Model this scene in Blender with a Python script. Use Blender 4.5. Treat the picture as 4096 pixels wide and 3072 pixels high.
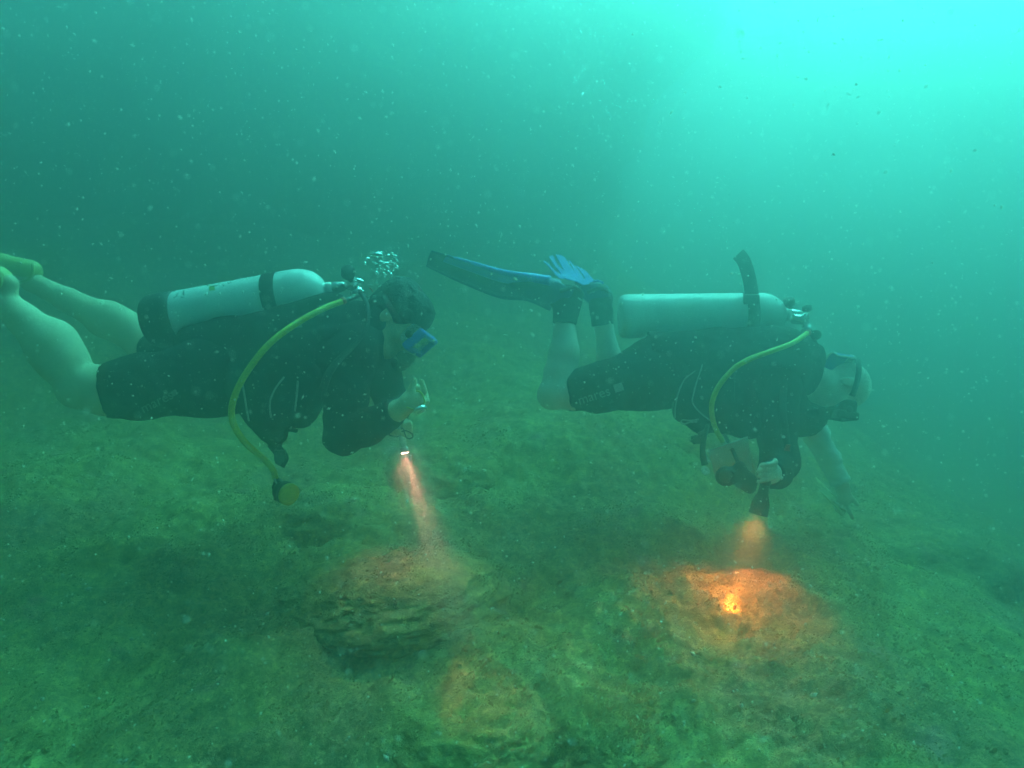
import bpy, bmesh, math, random
import numpy as np
from mathutils import Vector, Matrix

for o in list(bpy.data.objects):
    bpy.data.objects.remove(o)
scene = bpy.context.scene
col = scene.collection
random.seed(7)
rng = np.random.default_rng(7)

# ------------------------------------------------------------------ camera
CAM_Z = 1.30
F_PX = 2819.0                     # focal length in pixels of the 4096 wide photograph
PITCH = math.radians(5.8)         # looking slightly down
cam_data = bpy.data.cameras.new('camera')
cam_data.sensor_width = 36.0
cam_data.lens = 36.0 * F_PX / 4096.0
cam_data.clip_start = 0.02
cam_data.clip_end = 400.0
cam_data.dof.use_dof = True
cam_data.dof.focus_distance = 2.6
cam_data.dof.aperture_fstop = 5.6
cam = bpy.data.objects.new('camera', cam_data)
cam.location = (0.0, 0.0, CAM_Z)
cam.rotation_euler = (math.radians(90) - PITCH, 0.0, 0.0)
col.objects.link(cam)
scene.camera = cam

def P(px, py, y):
    """World point on the ray through photograph pixel (px, py) at world depth y."""
    u = (px - 2048.0) / F_PX
    v = -(py - 1536.0) / F_PX
    c, s = math.cos(PITCH), math.sin(PITCH)
    d = Vector((u, c + v * s, -s + v * c))
    t = y / d.y
    return Vector((d.x * t, y, CAM_Z + d.z * t))

def M(n_px, y):
    """n_px photograph pixels at depth y, in metres."""
    return n_px * y / F_PX

# ------------------------------------------------------------------ light
SUN_ELEV, SUN_AZ = math.radians(54), math.radians(34)      # azimuth from +Y towards +X
WATER_TINT = (0.115, 1.0, 0.84)                             # daylight after the water column above the divers
world = bpy.data.worlds.new('World')
scene.world = world
world.use_nodes = True
wn, wl = world.node_tree.nodes, world.node_tree.links
wn.clear()
w_out = wn.new('ShaderNodeOutputWorld')
w_bg = wn.new('ShaderNodeBackground')
w_sky = wn.new('ShaderNodeTexSky')
w_sky.sky_type = 'NISHITA'
w_sky.sun_disc = False
w_sky.sun_elevation = SUN_ELEV
w_sky.sun_rotation = SUN_AZ
w_sky.air_density = 1.0
w_sky.dust_density = 2.0
w_mix = wn.new('ShaderNodeMix')
w_mix.data_type = 'RGBA'
w_mix.blend_type = 'MULTIPLY'
w_mix.inputs[0].default_value = 1.0
w_mix.inputs[7].default_value = (*WATER_TINT, 1)
wl.new(w_sky.outputs[0], w_mix.inputs[6])
wl.new(w_mix.outputs[2], w_bg.inputs['Color'])
w_bg.inputs['Strength'].default_value = 0.07
wl.new(w_bg.outputs[0], w_out.inputs['Surface'])

sun_data = bpy.data.lights.new('sun', 'SUN')
sun_data.energy = 5.0
sun_data.angle = math.radians(35)
sun_data.color = WATER_TINT
sun = bpy.data.objects.new('sun', sun_data)
sd = Vector((math.sin(SUN_AZ) * math.cos(SUN_ELEV), math.cos(SUN_AZ) * math.cos(SUN_ELEV), math.sin(SUN_ELEV)))
sun.rotation_euler = sd.to_track_quat('Z', 'Y').to_euler()
sun.location = (6, 10, 12)
col.objects.link(sun)

scene.view_settings.view_transform = 'Standard'
scene.view_settings.look = 'None'
scene.view_settings.gamma = 1.0
scene.view_settings.use_curve_mapping = False
scene.view_settings.exposure = 2.3
scene.render.engine = 'CYCLES'
scene.cycles.use_denoising = True
scene.cycles.max_bounces = 12
scene.cycles.diffuse_bounces = 2
scene.cycles.glossy_bounces = 2
scene.cycles.transmission_bounces = 4
scene.cycles.volume_bounces = 6
scene.cycles.transparent_max_bounces = 12
scene.cycles.caustics_reflective = False
scene.cycles.caustics_refractive = False
scene.cycles.sample_clamp_indirect = 4.0
# ------------------------------------------------------------------ object helpers
def root_loc(parent):
    v = Vector((0, 0, 0))
    while parent is not None:
        v += parent.location
        parent = parent.parent
    return v

def tag(o, label=None, cat=None, group=None, kind=None):
    if label: o['label'] = label
    if cat: o['category'] = cat
    if group: o['group'] = group
    if kind: o['kind'] = kind
    return o

def thing(name, label, cat, loc, group=None):
    o = bpy.data.objects.new(name, None)
    o.empty_display_size = 0.05
    o.location = loc
    col.objects.link(o)
    return tag(o, label, cat, group)

def mesh_np(name, verts, faces, smooth=True):
    """verts (n,3), faces: array (m,k) or list of tuples."""
    me = bpy.data.meshes.new(name)
    verts = np.asarray(verts, dtype=np.float32)
    if isinstance(faces, np.ndarray):
        m, k = faces.shape
        me.vertices.add(len(verts))
        me.vertices.foreach_set('co', verts.ravel())
        me.loops.add(m * k)
        me.loops.foreach_set('vertex_index', faces.astype(np.int32).ravel())
        me.polygons.add(m)
        me.polygons.foreach_set('loop_start', np.arange(0, m * k, k, dtype=np.int32))
        me.polygons.foreach_set('loop_total', np.full(m, k, dtype=np.int32))
        me.update(calc_edges=True)
    else:
        me.from_pydata([tuple(v) for v in verts.tolist()], [], faces)
    me.polygons.foreach_set('use_smooth', np.full(len(me.polygons), smooth, dtype=bool))
    me.update()
    return me

def part(name, geo, material, parent=None, smooth=True, label=None):
    """geo = (verts in world space, faces); links ONE mesh object."""
    v, f = geo
    v = np.asarray(v, dtype=np.float64)
    if parent is not None:
        v = v - np.array(root_loc(parent))
    me = mesh_np(name, v, f, smooth)
    me.materials.append(material)
    o = bpy.data.objects.new(name, me)
    if parent is not None:
        o.parent = parent
    col.objects.link(o)
    if label: o['label'] = label
    return o

def merge(*geos):
    vs, fs, off = [], [], 0
    for v, f in geos:
        v = np.asarray(v, dtype=np.float64)
        vs.append(v)
        fs += [tuple(int(i) + off for i in q) for q in (f.tolist() if isinstance(f, np.ndarray) else f)]
        off += len(v)
    return np.concatenate(vs), fs

def bvh_of(geo):
    from mathutils.bvhtree import BVHTree
    v, f = geo
    return BVHTree.FromPolygons([Vector(p) for p in np.asarray(v).tolist()], f.tolist() if isinstance(f, np.ndarray) else f)

def cast(px, py, bvh, lift=0.003, default_y=2.5):
    """Point on a surface seen through photograph pixel (px, py)."""
    o = cam.location
    d = (P(px, py, 2.0) - o).normalized()
    h = bvh.ray_cast(o, d)
    if h[0] is None:
        return P(px, py, default_y)
    n = h[1] if h[1].dot(d) < 0 else -h[1]
    return h[0] + n * lift

# ------------------------------------------------------------------ shape helpers
def catmull(pts, n=8):
    p = [Vector(q) for q in pts]
    p = [p[0] * 2 - p[1]] + p + [p[-1] * 2 - p[-2]]
    out = []
    for i in range(1, len(p) - 2):
        for k in range(n):
            t = k / n
            a, b, c, d = p[i - 1], p[i], p[i + 1], p[i + 2]
            out.append(0.5 * ((2 * b) + (c - a) * t + (2 * a - 5 * b + 4 * c - d) * t * t + (3 * b - a - 3 * c + d) * t ** 3))
    out.append(p[-2])
    return out

def tube(pts, r, segs=10, n=8, flat=1.0, curve=True):
    """r: number or list along pts (interpolated); flat squashes the section."""
    q = catmull(pts, n) if curve else [Vector(p) for p in pts]
    rr = [r] * len(q) if not hasattr(r, '__len__') else list(np.interp(np.linspace(0, len(r) - 1, len(q)), range(len(r)), r))
    v, f = [], []
    t0 = (q[1] - q[0]).normalized()
    u = t0.orthogonal().normalized()
    for i, p in enumerate(q):
        t = (q[min(i + 1, len(q) - 1)] - q[max(i - 1, 0)]).normalized()
        u = (u - t * u.dot(t)).normalized()
        w = t.cross(u)
        for s in range(segs):
            a = 2 * math.pi * s / segs
            v.append(p + (u * math.cos(a) + w * math.sin(a) * flat) * rr[i])
    for i in range(len(q) - 1):
        for s in range(segs):
            f.append((i * segs + s, i * segs + (s + 1) % segs, (i + 1) * segs + (s + 1) % segs, (i + 1) * segs + s))
    f.append(tuple(range(segs - 1, -1, -1)))
    f.append(tuple(range((len(q) - 1) * segs, len(q) * segs)))
    return np.array([tuple(p) for p in v]), f

def ribbon(pts, side, width, thick):
    """flat strap: pts, list of (or one) side vectors, width, thickness."""
    q = [Vector(p) for p in pts]
    v, f = [], []
    for i, p in enumerate(q):
        t = (q[min(i + 1, len(q) - 1)] - q[max(i - 1, 0)]).normalized()
        s = Vector(side[i] if isinstance(side, list) else side)
        s = (s - t * s.dot(t)).normalized()
        n = t.cross(s)
        w = width[i] if hasattr(width, '__len__') else width
        for a, b in ((-1, -1), (1, -1), (1, 1), (-1, 1)):
            v.append(p + s * a * w / 2 + n * b * thick / 2)
    for i in range(len(q) - 1):
        for k in range(4):
            f.append((i * 4 + k, i * 4 + (k + 1) % 4, (i + 1) * 4 + (k + 1) % 4, (i + 1) * 4 + k))
    f.append((3, 2, 1, 0))
    m = (len(q) - 1) * 4
    f.append((m, m + 1, m + 2, m + 3))
    return np.array([tuple(p) for p in v]), f

def lathe(a, d, profile, segs=32):
    """profile [(distance along d, radius)], closed at both ends."""
    a, d = Vector(a), Vector(d).normalized()
    u = d.orthogonal().normalized()
    w = d.cross(u)
    v, f = [], []
    for z, r in profile:
        for s in range(segs):
            t = 2 * math.pi * s / segs
            v.append(a + d * z + (u * math.cos(t) + w * math.sin(t)) * max(r, 1e-5))
    for i in range(len(profile) - 1):
        for s in range(segs):
            f.append((i * segs + s, i * segs + (s + 1) % segs, (i + 1) * segs + (s + 1) % segs, (i + 1) * segs + s))
    f.append(tuple(range(segs - 1, -1, -1)))
    f.append(tuple(range((len(profile) - 1) * segs, len(profile) * segs)))
    return np.array([tuple(p) for p in v]), f

def slab(outline, normal, thick):
    """extruded polygon (world points) with thickness along normal."""
    bm = bmesh.new()
    n = Vector(normal).normalized() * thick / 2
    a = [bm.verts.new(Vector(p) - n) for p in outline]
    b = [bm.verts.new(Vector(p) + n) for p in outline]
    bm.faces.new(a)
    bm.faces.new(list(reversed(b)))
    k = len(a)
    for i in range(k):
        bm.faces.new((a[i], b[i], b[(i + 1) % k], a[(i + 1) % k]))
    bmesh.ops.recalc_face_normals(bm, faces=bm.faces)
    bmesh.ops.triangulate(bm, faces=[f for f in bm.faces if len(f.verts) > 4])
    bm.verts.index_update()
    v = np.array([tuple(x.co) for x in bm.verts])
    f = [tuple(x.index for x in q.verts) for q in bm.faces]
    bm.free()
    return v, f

# ------------------------------------------------------------------ value noise (for rocks, ground, cloth)
_tab = rng.random(65536).astype(np.float32)
def vnoise(p):
    p = np.asarray(p, dtype=np.float32)
    i = np.floor(p).astype(np.int64)
    f = p - i
    f = f * f * (3 - 2 * f)
    def h(a, b, c):
        return _tab[((a * 73856093) ^ (b * 19349663) ^ (c * 83492791)) & 65535]
    x, y, z = i[..., 0], i[..., 1], i[..., 2]
    fx, fy, fz = f[..., 0], f[..., 1], f[..., 2]
    r = 0
    for dx in (0, 1):
        for dy in (0, 1):
            for dz in (0, 1):
                r = r + h(x + dx, y + dy, z + dz) * (fx if dx else 1 - fx) * (fy if dy else 1 - fy) * (fz if dz else 1 - fz)
    return r * 2 - 1

def fbm(p, octaves=5, gain=0.5, ridged=False):
    p = np.asarray(p, dtype=np.float32)
    s, a = 0, 1.0
    for k in range(octaves):
        n = vnoise(p + 17.3 * k)
        s = s + a * ((1 - 2 * np.abs(n)) if ridged else n)
        p = p * 2.03
        a *= gain
    return s

# ------------------------------------------------------------------ distance fields -> one continuous surface
class Field:
    def __init__(self, lo, hi, vox):
        self.lo = np.array(lo, dtype=np.float64)
        self.vox = vox
        self.n = np.ceil((np.array(hi) - self.lo) / vox).astype(int) + 1
        self.D = np.full(self.n, 0.2, dtype=np.float32)

    def block(self, lo, hi):
        a = np.clip(np.floor((np.array(lo) - self.lo) / self.vox).astype(int), 0, self.n - 1)
        b = np.clip(np.ceil((np.array(hi) - self.lo) / self.vox).astype(int) + 1, 1, self.n)
        sl = tuple(slice(int(i), int(j)) for i, j in zip(a, b))
        g = [self.lo[k] + self.vox * np.arange(a[k], b[k], dtype=np.float32) for k in range(3)]
        X, Y, Z = np.meshgrid(*g, indexing='ij')
        return sl, np.stack([X, Y, Z], -1).astype(np.float32)

    def _apply(self, fn, lo, hi, k, op):
        m = k * 1.5 + 3 * self.vox + 0.02
        sl, p = self.block(np.array(lo) - m, np.array(hi) + m)
        if p.size == 0:
            return
        d = fn(p)
        e = self.D[sl]
        if op == 'sub':
            d = -d
            h = np.clip(0.5 - 0.5 * (d - e) / max(k, 1e-6), 0, 1)
            self.D[sl] = e * h + d * (1 - h) + k * h * (1 - h)
        elif k <= 0:
            self.D[sl] = np.minimum(e, d)
        else:
            h = np.clip(0.5 + 0.5 * (d - e) / k, 0, 1)
            self.D[sl] = d * (1 - h) + e * h - k * h * (1 - h)

    def cap(self, a, b, ra, rb, k=0.02, cut=None, flat=None, op='add'):
        """tapered capsule a->b; cut='b' ends it with a flat plane at b; flat=(axis, s) squashes it along an axis."""
        a = np.array(a, dtype=np.float32); b = np.array(b, dtype=np.float32)
        ab = b - a
        L2 = float(ab @ ab) + 1e-9
        r = max(ra, rb)
        def fn(p):
            t = ((p - a) @ ab) / L2
            tc = np.clip(t, 0, 1)
            v = p - (a + tc[..., None] * ab)
            if flat is not None:
                ax = np.array(flat[0], dtype=np.float32)
                c = v @ ax
                v = v + (c * (1.0 / flat[1] - 1.0))[..., None] * ax
            d = np.sqrt((v * v).sum(-1)) - (ra + (rb - ra) * tc)
            if cut in ('b', 'ab'):
                d = np.maximum(d, (t - 1) * math.sqrt(L2))
            if cut in ('a', 'ab'):
                d = np.maximum(d, -t * math.sqrt(L2))
            return d
        self._apply(fn, np.minimum(a, b) - r, np.maximum(a, b) + r, k, op)

    def ell(self, c, radii, axes=None, k=0.02, op='add'):
        c = np.array(c, dtype=np.float32)
        R = np.eye(3, dtype=np.float32) if axes is None else np.array([list(x) for x in axes], dtype=np.float32)
        rad = np.array(radii, dtype=np.float32)
        r = float(rad.max())
        def fn(p):
            q = ((p - c) @ R.T) / rad
            l = np.sqrt((q * q).sum(-1)) + 1e-6
            g = np.sqrt(((q / rad) ** 2).sum(-1)) + 1e-6
            return l * (l - 1) / g
        self._apply(fn, c - r, c + r, k, op)

    def box(self, c, half, axes=None, rnd=0.01, k=0.01, op='add'):
        c = np.array(c, dtype=np.float32)
        R = np.eye(3, dtype=np.float32) if axes is None else np.array([list(x) for x in axes], dtype=np.float32)
        h = np.array(half, dtype=np.float32) - rnd
        r = float(np.linalg.norm(half))
        def fn(p):
            q = np.abs((p - c) @ R.T) - h
            return np.sqrt((np.maximum(q, 0) ** 2).sum(-1)) + np.minimum(q.max(-1), 0) - rnd
        self._apply(fn, c - r, c + r, k, op)

    def wrinkle(self, amp, freq, octaves=3, stretch=(1, 1, 1)):
        idx = np.argwhere(np.abs(self.D) < amp * 4 + 2 * self.vox)
        p = (self.lo + idx * self.vox) * freq * np.array(stretch)
        self.D[tuple(idx.T)] += (amp * fbm(p, octaves)).astype(np.float32)

    def mesh(self):
        D = self.D
        s = D < 0
        nx, ny, nz = D.shape
        cnt = np.zeros((nx - 1, ny - 1, nz - 1), dtype=np.int8)
        for dx in (0, 1):
            for dy in (0, 1):
                for dz in (0, 1):
                    cnt += s[dx:nx - 1 + dx, dy:ny - 1 + dy, dz:nz - 1 + dz]
        act = np.argwhere((cnt > 0) & (cnt < 8))
        index = np.full(cnt.shape, -1, dtype=np.int64)
        index[tuple(act.T)] = np.arange(len(act))
        acc = np.zeros((len(act), 3)); num = np.zeros(len(act))
        corners = [(0, 0, 0), (1, 0, 0), (0, 1, 0), (1, 1, 0), (0, 0, 1), (1, 0, 1), (0, 1, 1), (1, 1, 1)]
        vals = np.stack([D[act[:, 0] + c[0], act[:, 1] + c[1], act[:, 2] + c[2]] for c in corners], 1)
        for i in range(8):
            for j in range(i + 1, 8):
                if sum(abs(corners[i][k] - corners[j][k]) for k in range(3)) != 1:
                    continue
                a, b = vals[:, i], vals[:, j]
                m = (a < 0) != (b < 0)
                t = np.where(m, a / np.where(m, a - b, 1), 0)
                pt = np.array(corners[i]) + t[:, None] * (np.array(corners[j]) - np.array(corners[i]))
                acc += pt * m[:, None]
                num += m
        v = self.lo + (act + acc / num[:, None]) * self.vox
        quads = []
        for ax in range(3):
            o1, o2 = [(1, 2), (2, 0), (0, 1)][ax]
            sl0 = [slice(None)] * 3; sl1 = [slice(None)] * 3
            sl0[ax] = slice(0, -1); sl1[ax] = slice(1, None)
            a, b = s[tuple(sl0)], s[tuple(sl1)]
            e = np.argwhere(a != b)
            e = e[(e[:, o1] > 0) & (e[:, o2] > 0) & (e[:, o1] < D.shape[o1] - 1) & (e[:, o2] < D.shape[o2] - 1)]
            if not len(e):
                continue
            d1 = np.zeros(3, int); d1[o1] = 1
            d2 = np.zeros(3, int); d2[o2] = 1
            q = np.stack([index[tuple((e - d1 - d2).T)], index[tuple((e - d2).T)], index[tuple(e.T)], index[tuple((e - d1).T)]], 1)
            flip = ~a[tuple(e.T)]
            q[flip] = q[flip][:, ::-1]
            quads.append(q)
        f = np.concatenate(quads)
        return v, f

# ------------------------------------------------------------------ materials
def _nodes(name):
    m = bpy.data.materials.new(name)
    m.use_nodes = True
    n, l = m.node_tree.nodes, m.node_tree.links
    return m, n, l, n['Principled BSDF']

def mat(name, c1, c2=None, scale=12.0, rough=0.6, metal=0.0, bump=0.0, bump_scale=60.0, spec=0.4, detail=4.0, lo=0.35, hi=0.65, coat=0.0, sss=0.0):
    """one surface with a noise between two colours, roughness variation and fine relief"""
    m, n, l, b = _nodes(name)
    c2 = c2 or tuple(x * 0.75 for x in c1)
    tc = n.new('ShaderNodeNewGeometry')
    nz = n.new('ShaderNodeTexNoise')
    nz.inputs['Scale'].default_value = scale
    nz.inputs['Detail'].default_value = detail
    l.new(tc.outputs['Position'], nz.inputs['Vector'])
    r = n.new('ShaderNodeValToRGB')
    r.color_ramp.elements[0].position = lo
    r.color_ramp.elements[0].color = (*c1, 1)
    r.color_ramp.elements[1].position = hi
    r.color_ramp.elements[1].color = (*c2, 1)
    l.new(nz.outputs['Fac'], r.inputs['Fac'])
    l.new(r.outputs['Color'], b.inputs['Base Color'])
    mr = n.new('ShaderNodeMapRange')
    mr.inputs['To Min'].default_value = max(rough - 0.12, 0.02)
    mr.inputs['To Max'].default_value = min(rough + 0.12, 1)
    l.new(nz.outputs['Fac'], mr.inputs['Value'])
    l.new(mr.outputs[0], b.inputs['Roughness'])
    b.inputs['Metallic'].default_value = metal
    b.inputs['Specular IOR Level'].default_value = spec
    b.inputs['Coat Weight'].default_value = coat
    if sss:
        b.inputs['Subsurface Weight'].default_value = sss
        b.inputs['Subsurface Radius'].default_value = (0.01, 0.004, 0.002)
    if bump:
        n2 = n.new('ShaderNodeTexNoise')
        n2.inputs['Scale'].default_value = bump_scale
        n2.inputs['Detail'].default_value = 5
        l.new(tc.outputs['Position'], n2.inputs['Vector'])
        bp = n.new('ShaderNodeBump')
        bp.inputs['Strength'].default_value = bump
        bp.inputs['Distance'].default_value = 0.01
        l.new(n2.outputs['Fac'], bp.inputs['Height'])
        l.new(bp.outputs[0], b.inputs['Normal'])
    return m

def mat_glass(name, tint=(0.8, 0.95, 1.0), rough=0.03, ior=1.2, alpha=None):
    m, n, l, b = _nodes(name)
    nz = n.new('ShaderNodeTexNoise')
    nz.inputs['Scale'].default_value = 40
    mr = n.new('ShaderNodeMapRange')
    mr.inputs['To Min'].default_value = rough
    mr.inputs['To Max'].default_value = rough + 0.05
    l.new(nz.outputs['Fac'], mr.inputs['Value'])
    l.new(mr.outputs[0], b.inputs['Roughness'])
    b.inputs['Base Color'].default_value = (*tint, 1)
    b.inputs['Transmission Weight'].default_value = 1.0
    b.inputs['IOR'].default_value = ior
    if alpha is not None:
        b.inputs['Alpha'].default_value = alpha
    return m

def mat_emit(name, color, strength):
    m, n, l, b = _nodes(name)
    b.inputs['Base Color'].default_value = (0.8, 0.8, 0.8, 1)
    b.inputs['Emission Color'].default_value = (*color, 1)
    b.inputs['Emission Strength'].default_value = strength
    return m
# ------------------------------------------------------------------ the setting: seabed, far reef wall
def reef_material():
    m, n, l, b = _nodes('reef_turf')
    g = n.new('ShaderNodeNewGeometry')
    def noise(scale, detail=6, rough=0.6, off=(0, 0, 0)):
        mp = n.new('ShaderNodeMapping')
        mp.inputs['Location'].default_value = off
        l.new(g.outputs['Position'], mp.inputs['Vector'])
        t = n.new('ShaderNodeTexNoise')
        t.inputs['Scale'].default_value = scale
        t.inputs['Detail'].default_value = detail
        t.inputs['Roughness'].default_value = rough
        l.new(mp.outputs[0], t.inputs['Vector'])
        return t.outputs['Fac']
    def ramp(src, stops):
        r = n.new('ShaderNodeValToRGB')
        while len(r.color_ramp.elements) < len(stops):
            r.color_ramp.elements.new(0.5)
        for e, (p, c) in zip(r.color_ramp.elements, stops):
            e.position = p
            e.color = (*c, 1)
        l.new(src, r.inputs['Fac'])
        return r.outputs['Color']
    def mix(fac, a, b_, mode='MIX'):
        x = n.new('ShaderNodeMix')
        x.data_type = 'RGBA'
        x.blend_type = mode
        if isinstance(fac, float):
            x.inputs[0].default_value = fac
        else:
            l.new(fac, x.inputs[0])
        l.new(a, x.inputs[6])
        if isinstance(b_, tuple):
            x.inputs[7].default_value = (*b_, 1)
        else:
            l.new(b_, x.inputs[7])
        return x.outputs[2]
    def step(src, a, c):
        r = n.new('ShaderNodeMapRange')
        r.inputs['From Min'].default_value = a
        r.inputs['From Max'].default_value = c
        l.new(src, r.inputs['Value'])
        return r.outputs[0]
    big = noise(1.7, 5)
    mid = noise(7.5, 8, 0.7)
    fine = noise(55, 8, 0.75)
    turf = ramp(mid, [(0.28, (0.25, 0.20, 0.06)), (0.46, (0.42, 0.33, 0.10)), (0.58, (0.54, 0.43, 0.15)), (0.75, (0.64, 0.54, 0.24))])
    brown = ramp(fine, [(0.35, (0.28, 0.16, 0.07)), (0.65, (0.52, 0.33, 0.16))])
    c = mix(step(big, 0.46, 0.62), turf, brown)
    # pinkish crust patches and pale specks, dark pits
    c = mix(step(noise(4.3, 6, 0.65, (5, 2, 9)), 0.60, 0.70), c, (0.46, 0.22, 0.20))
    c = mix(step(noise(3.1, 5, 0.6, (1, 8, 3)), 0.58, 0.70), c, (0.40, 0.40, 0.10))
    c = mix(step(noise(23, 4, 0.6, (3, 1, 4)), 0.69, 0.75), c, (0.72, 0.70, 0.58))
    c = mix(step(noise(9.0, 6, 0.7, (7, 7, 1)), 0.64, 0.76), c, (0.12, 0.11, 0.06))
    c = mix(0.75, c, ramp(fine, [(0.30, (0.34, 0.36, 0.34)), (0.5, (0.95, 0.95, 0.95)), (0.70, (1.7, 1.65, 1.55))]), 'MULTIPLY')
    c = mix(0.85, c, ramp(noise(17, 6, 0.7, (2, 4, 6)), [(0.34, (0.50, 0.52, 0.50)), (0.5, (1.1, 1.1, 1.1)), (0.66, (1.6, 1.6, 1.5))]), 'MULTIPLY')
    l.new(c, b.inputs['Base Color'])
    b.inputs['Roughness'].default_value = 0.92
    b.inputs['Specular IOR Level'].default_value = 0.12
    bp = n.new('ShaderNodeBump')
    bp.inputs['Strength'].default_value = 0.55
    bp.inputs['Distance'].default_value = 0.02
    l.new(noise(60, 10, 0.85), bp.inputs['Height'])
    bp2 = n.new('ShaderNodeBump')
    bp2.inputs['Strength'].default_value = 0.8
    bp2.inputs['Distance'].default_value = 0.008
    l.new(noise(150, 4, 0.7), bp2.inputs['Height'])
    l.new(bp.outputs[0], bp2.inputs['Normal'])
    l.new(bp2.outputs[0], b.inputs['Normal'])
    return m
REEF = reef_material()

SWELLS = []
def ground_z(x, y):
    x = np.asarray(x, dtype=np.float64); y = np.asarray(y, dtype=np.float64)
    yy = np.clip(y, -4, 9)
    z = 0.19 + 0.115 * (yy - 1.6) - 0.055 * np.clip(x, -6, 6) - 0.10 * np.clip(x - 0.75, 0, 5) - 0.03 * np.clip(x - 1.2, 0, 5) * np.clip(y - 1.5, 0, 4)
    # the slope climbs behind the divers towards the far reef
    z = z + 0.27 * np.clip(y - 3.9, 0, 5.5) * np.clip((3.6 - x) / 3.0, 0, 1)
    p = np.stack([x, y, np.zeros_like(x)], -1)
    z = z + 0.13 * fbm(p * 0.75 + 3.1, 3)
    for cx, cy, amp, sx, sy in SWELLS:
        z = z + amp * np.exp(-0.5 * (((x - cx) / sx) ** 2 + ((y - cy) / sy) ** 2))
    z = z + 0.050 * fbm(p * 2.6, 3, 0.55) + 0.015 * fbm(p * 8.0, 3, 0.6) + 0.010 * fbm(p * 26, 3, 0.7)
    return z

def build_seabed():
    def axis(lo, hi, a, b, d):
        mid = list(np.arange(a, b, d))
        left, right, s = [], [], d
        x = a
        while x > lo:
            s *= 1.09; x -= s; left.append(max(x, lo))
        x, s = mid[-1], d
        while x < hi:
            s *= 1.09; x += s; right.append(min(x, hi))
        return np.array(left[::-1] + mid + right)
    xs = axis(-32, 32, -3.2, 3.2, 0.0125)
    ys = axis(-7, 42, 0.9, 5.0, 0.0125)
    X, Y = np.meshgrid(xs, ys, indexing='ij')
    Z = ground_z(X, Y)
    v = np.stack([X, Y, Z], -1).reshape(-1, 3)
    nx, ny = len(xs), len(ys)
    i = np.arange(nx * ny).reshape(nx, ny)
    f = np.stack([i[:-1, :-1], i[1:, :-1], i[1:, 1:], i[:-1, 1:]], -1).reshape(-1, 4)
    o = part('seabed', (v, f), REEF)
    tag(o, 'sloping seabed of turf covered rock under the divers', 'seabed', kind='structure')

_ico = {}
def ico(sub):
    if sub not in _ico:
        bm = bmesh.new()
        bmesh.ops.create_icosphere(bm, subdivisions=sub, radius=1)
        bm.verts.index_update()
        _ico[sub] = (np.array([tuple(v.co) for v in bm.verts]), np.array([[v.index for v in f.verts] for f in bm.faces]))
        bm.free()
    return _ico[sub]

def rock_geo(center, radii, seed, rot=0.0, rough=1.0, sub=6):
    v, f = ico(sub)
    d = v.copy()
    n1 = fbm(d * 1.1 + seed * 3.7, 3)
    n2 = fbm(d * 3.1 + seed * 1.3, 4, 0.55, True)
    n3 = fbm(d * 9 + seed, 4, 0.62)
    n4 = fbm(d * 34 + seed, 3, 0.6)
    # superquadric: flatter tops and steeper sides than an ellipsoid
    e = 1.0
    d = np.sign(d) * np.abs(d) ** e
    r = 1 + rough * (0.11 * n1 + 0.02 * n2 + 0.03 * n3) + 0.016 * n4
    p = d * r[:, None] * np.array(radii)
    c, s = math.cos(rot), math.sin(rot)
    p = np.stack([p[:, 0] * c - p[:, 1] * s, p[:, 0] * s + p[:, 1] * c, p[:, 2]], -1)
    return p + np.array(center), f

ROCKS = [
    # px, py of the visible top, depth, radii, rotation, sub, label
    (1560, 2240, 2.32, (0.33, 0.30, 0.15), 0.4, 6, 'brown rock lit by the small silver torch, below the left diver\'s elbow'),
    (2860, 2290, 2.68, (0.42, 0.24, 0.15), -0.3, 6, 'rock with the bright orange torch spot on its top'),
    (2990, 2790, 2.02, (0.27, 0.20, 0.15), 0.2, 6, 'low rock ledge in front of the orange lit rock'),
    (1950, 2780, 1.84, (0.26, 0.22, 0.17), 0.7, 6, 'reddish brown rock at the bottom centre edge of the picture'),
    (2420, 2830, 1.80, (0.20, 0.16, 0.14), -0.5, 6, 'pale crusted rock at the bottom edge, right of the reddish one'),
    (2560, 1640, 3.75, (0.62, 0.42, 0.42), 0.1, 6, 'large hazy mound of rock behind the right diver\'s thigh'),
    (1850, 1740, 3.40, (0.40, 0.36, 0.34), 0.5, 6, 'hazy rounded rock between the two divers'),
    (420, 1750, 3.70, (0.80, 0.40, 0.34), 0.15, 6, 'long hazy rock ridge below the left diver\'s legs'),
    (1330, 1960, 2.85, (0.38, 0.30, 0.26), 0.3, 6, 'low rock just below the left diver\'s hanging yellow regulator'),
    (3560, 2060, 3.40, (0.52, 0.36, 0.30), -0.2, 6, 'hazy rock under the right diver\'s outstretched hand'),
    (3620, 2480, 2.60, (0.38, 0.26, 0.20), -0.6, 6, 'dim sloping rock right of the orange lit rock'),
    (760, 2860, 1.95, (0.34, 0.22, 0.12), 0.25, 6, 'flat turf covered rock near the lower left corner'),
    (1290, 2720, 1.98, (0.24, 0.20, 0.13), -0.2, 6, 'small pale speckled rock left of the reddish brown rock'),
    (3420, 2880, 1.95, (0.30, 0.22, 0.13), 0.5, 6, 'dark rock near the lower right corner'),
]
def build_rocks():
    for i, (px, py, y, rad, rot, sub, label) in enumerate(ROCKS):
        top = P(px, py, y)
        rad = (rad[0] * 1.15, rad[1] * 1.2, rad[2] * 0.85)
        c = (top.x, top.y + rad[1] * 0.25, top.z - rad[2] * 0.93 - (0.05 if y > 3 else 0.022))
        o = part('rock', rock_geo(c, rad, i + 2.0, rot, sub=sub), REEF)
        tag(o, label, 'rock', 'rocks on the seabed')
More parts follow.
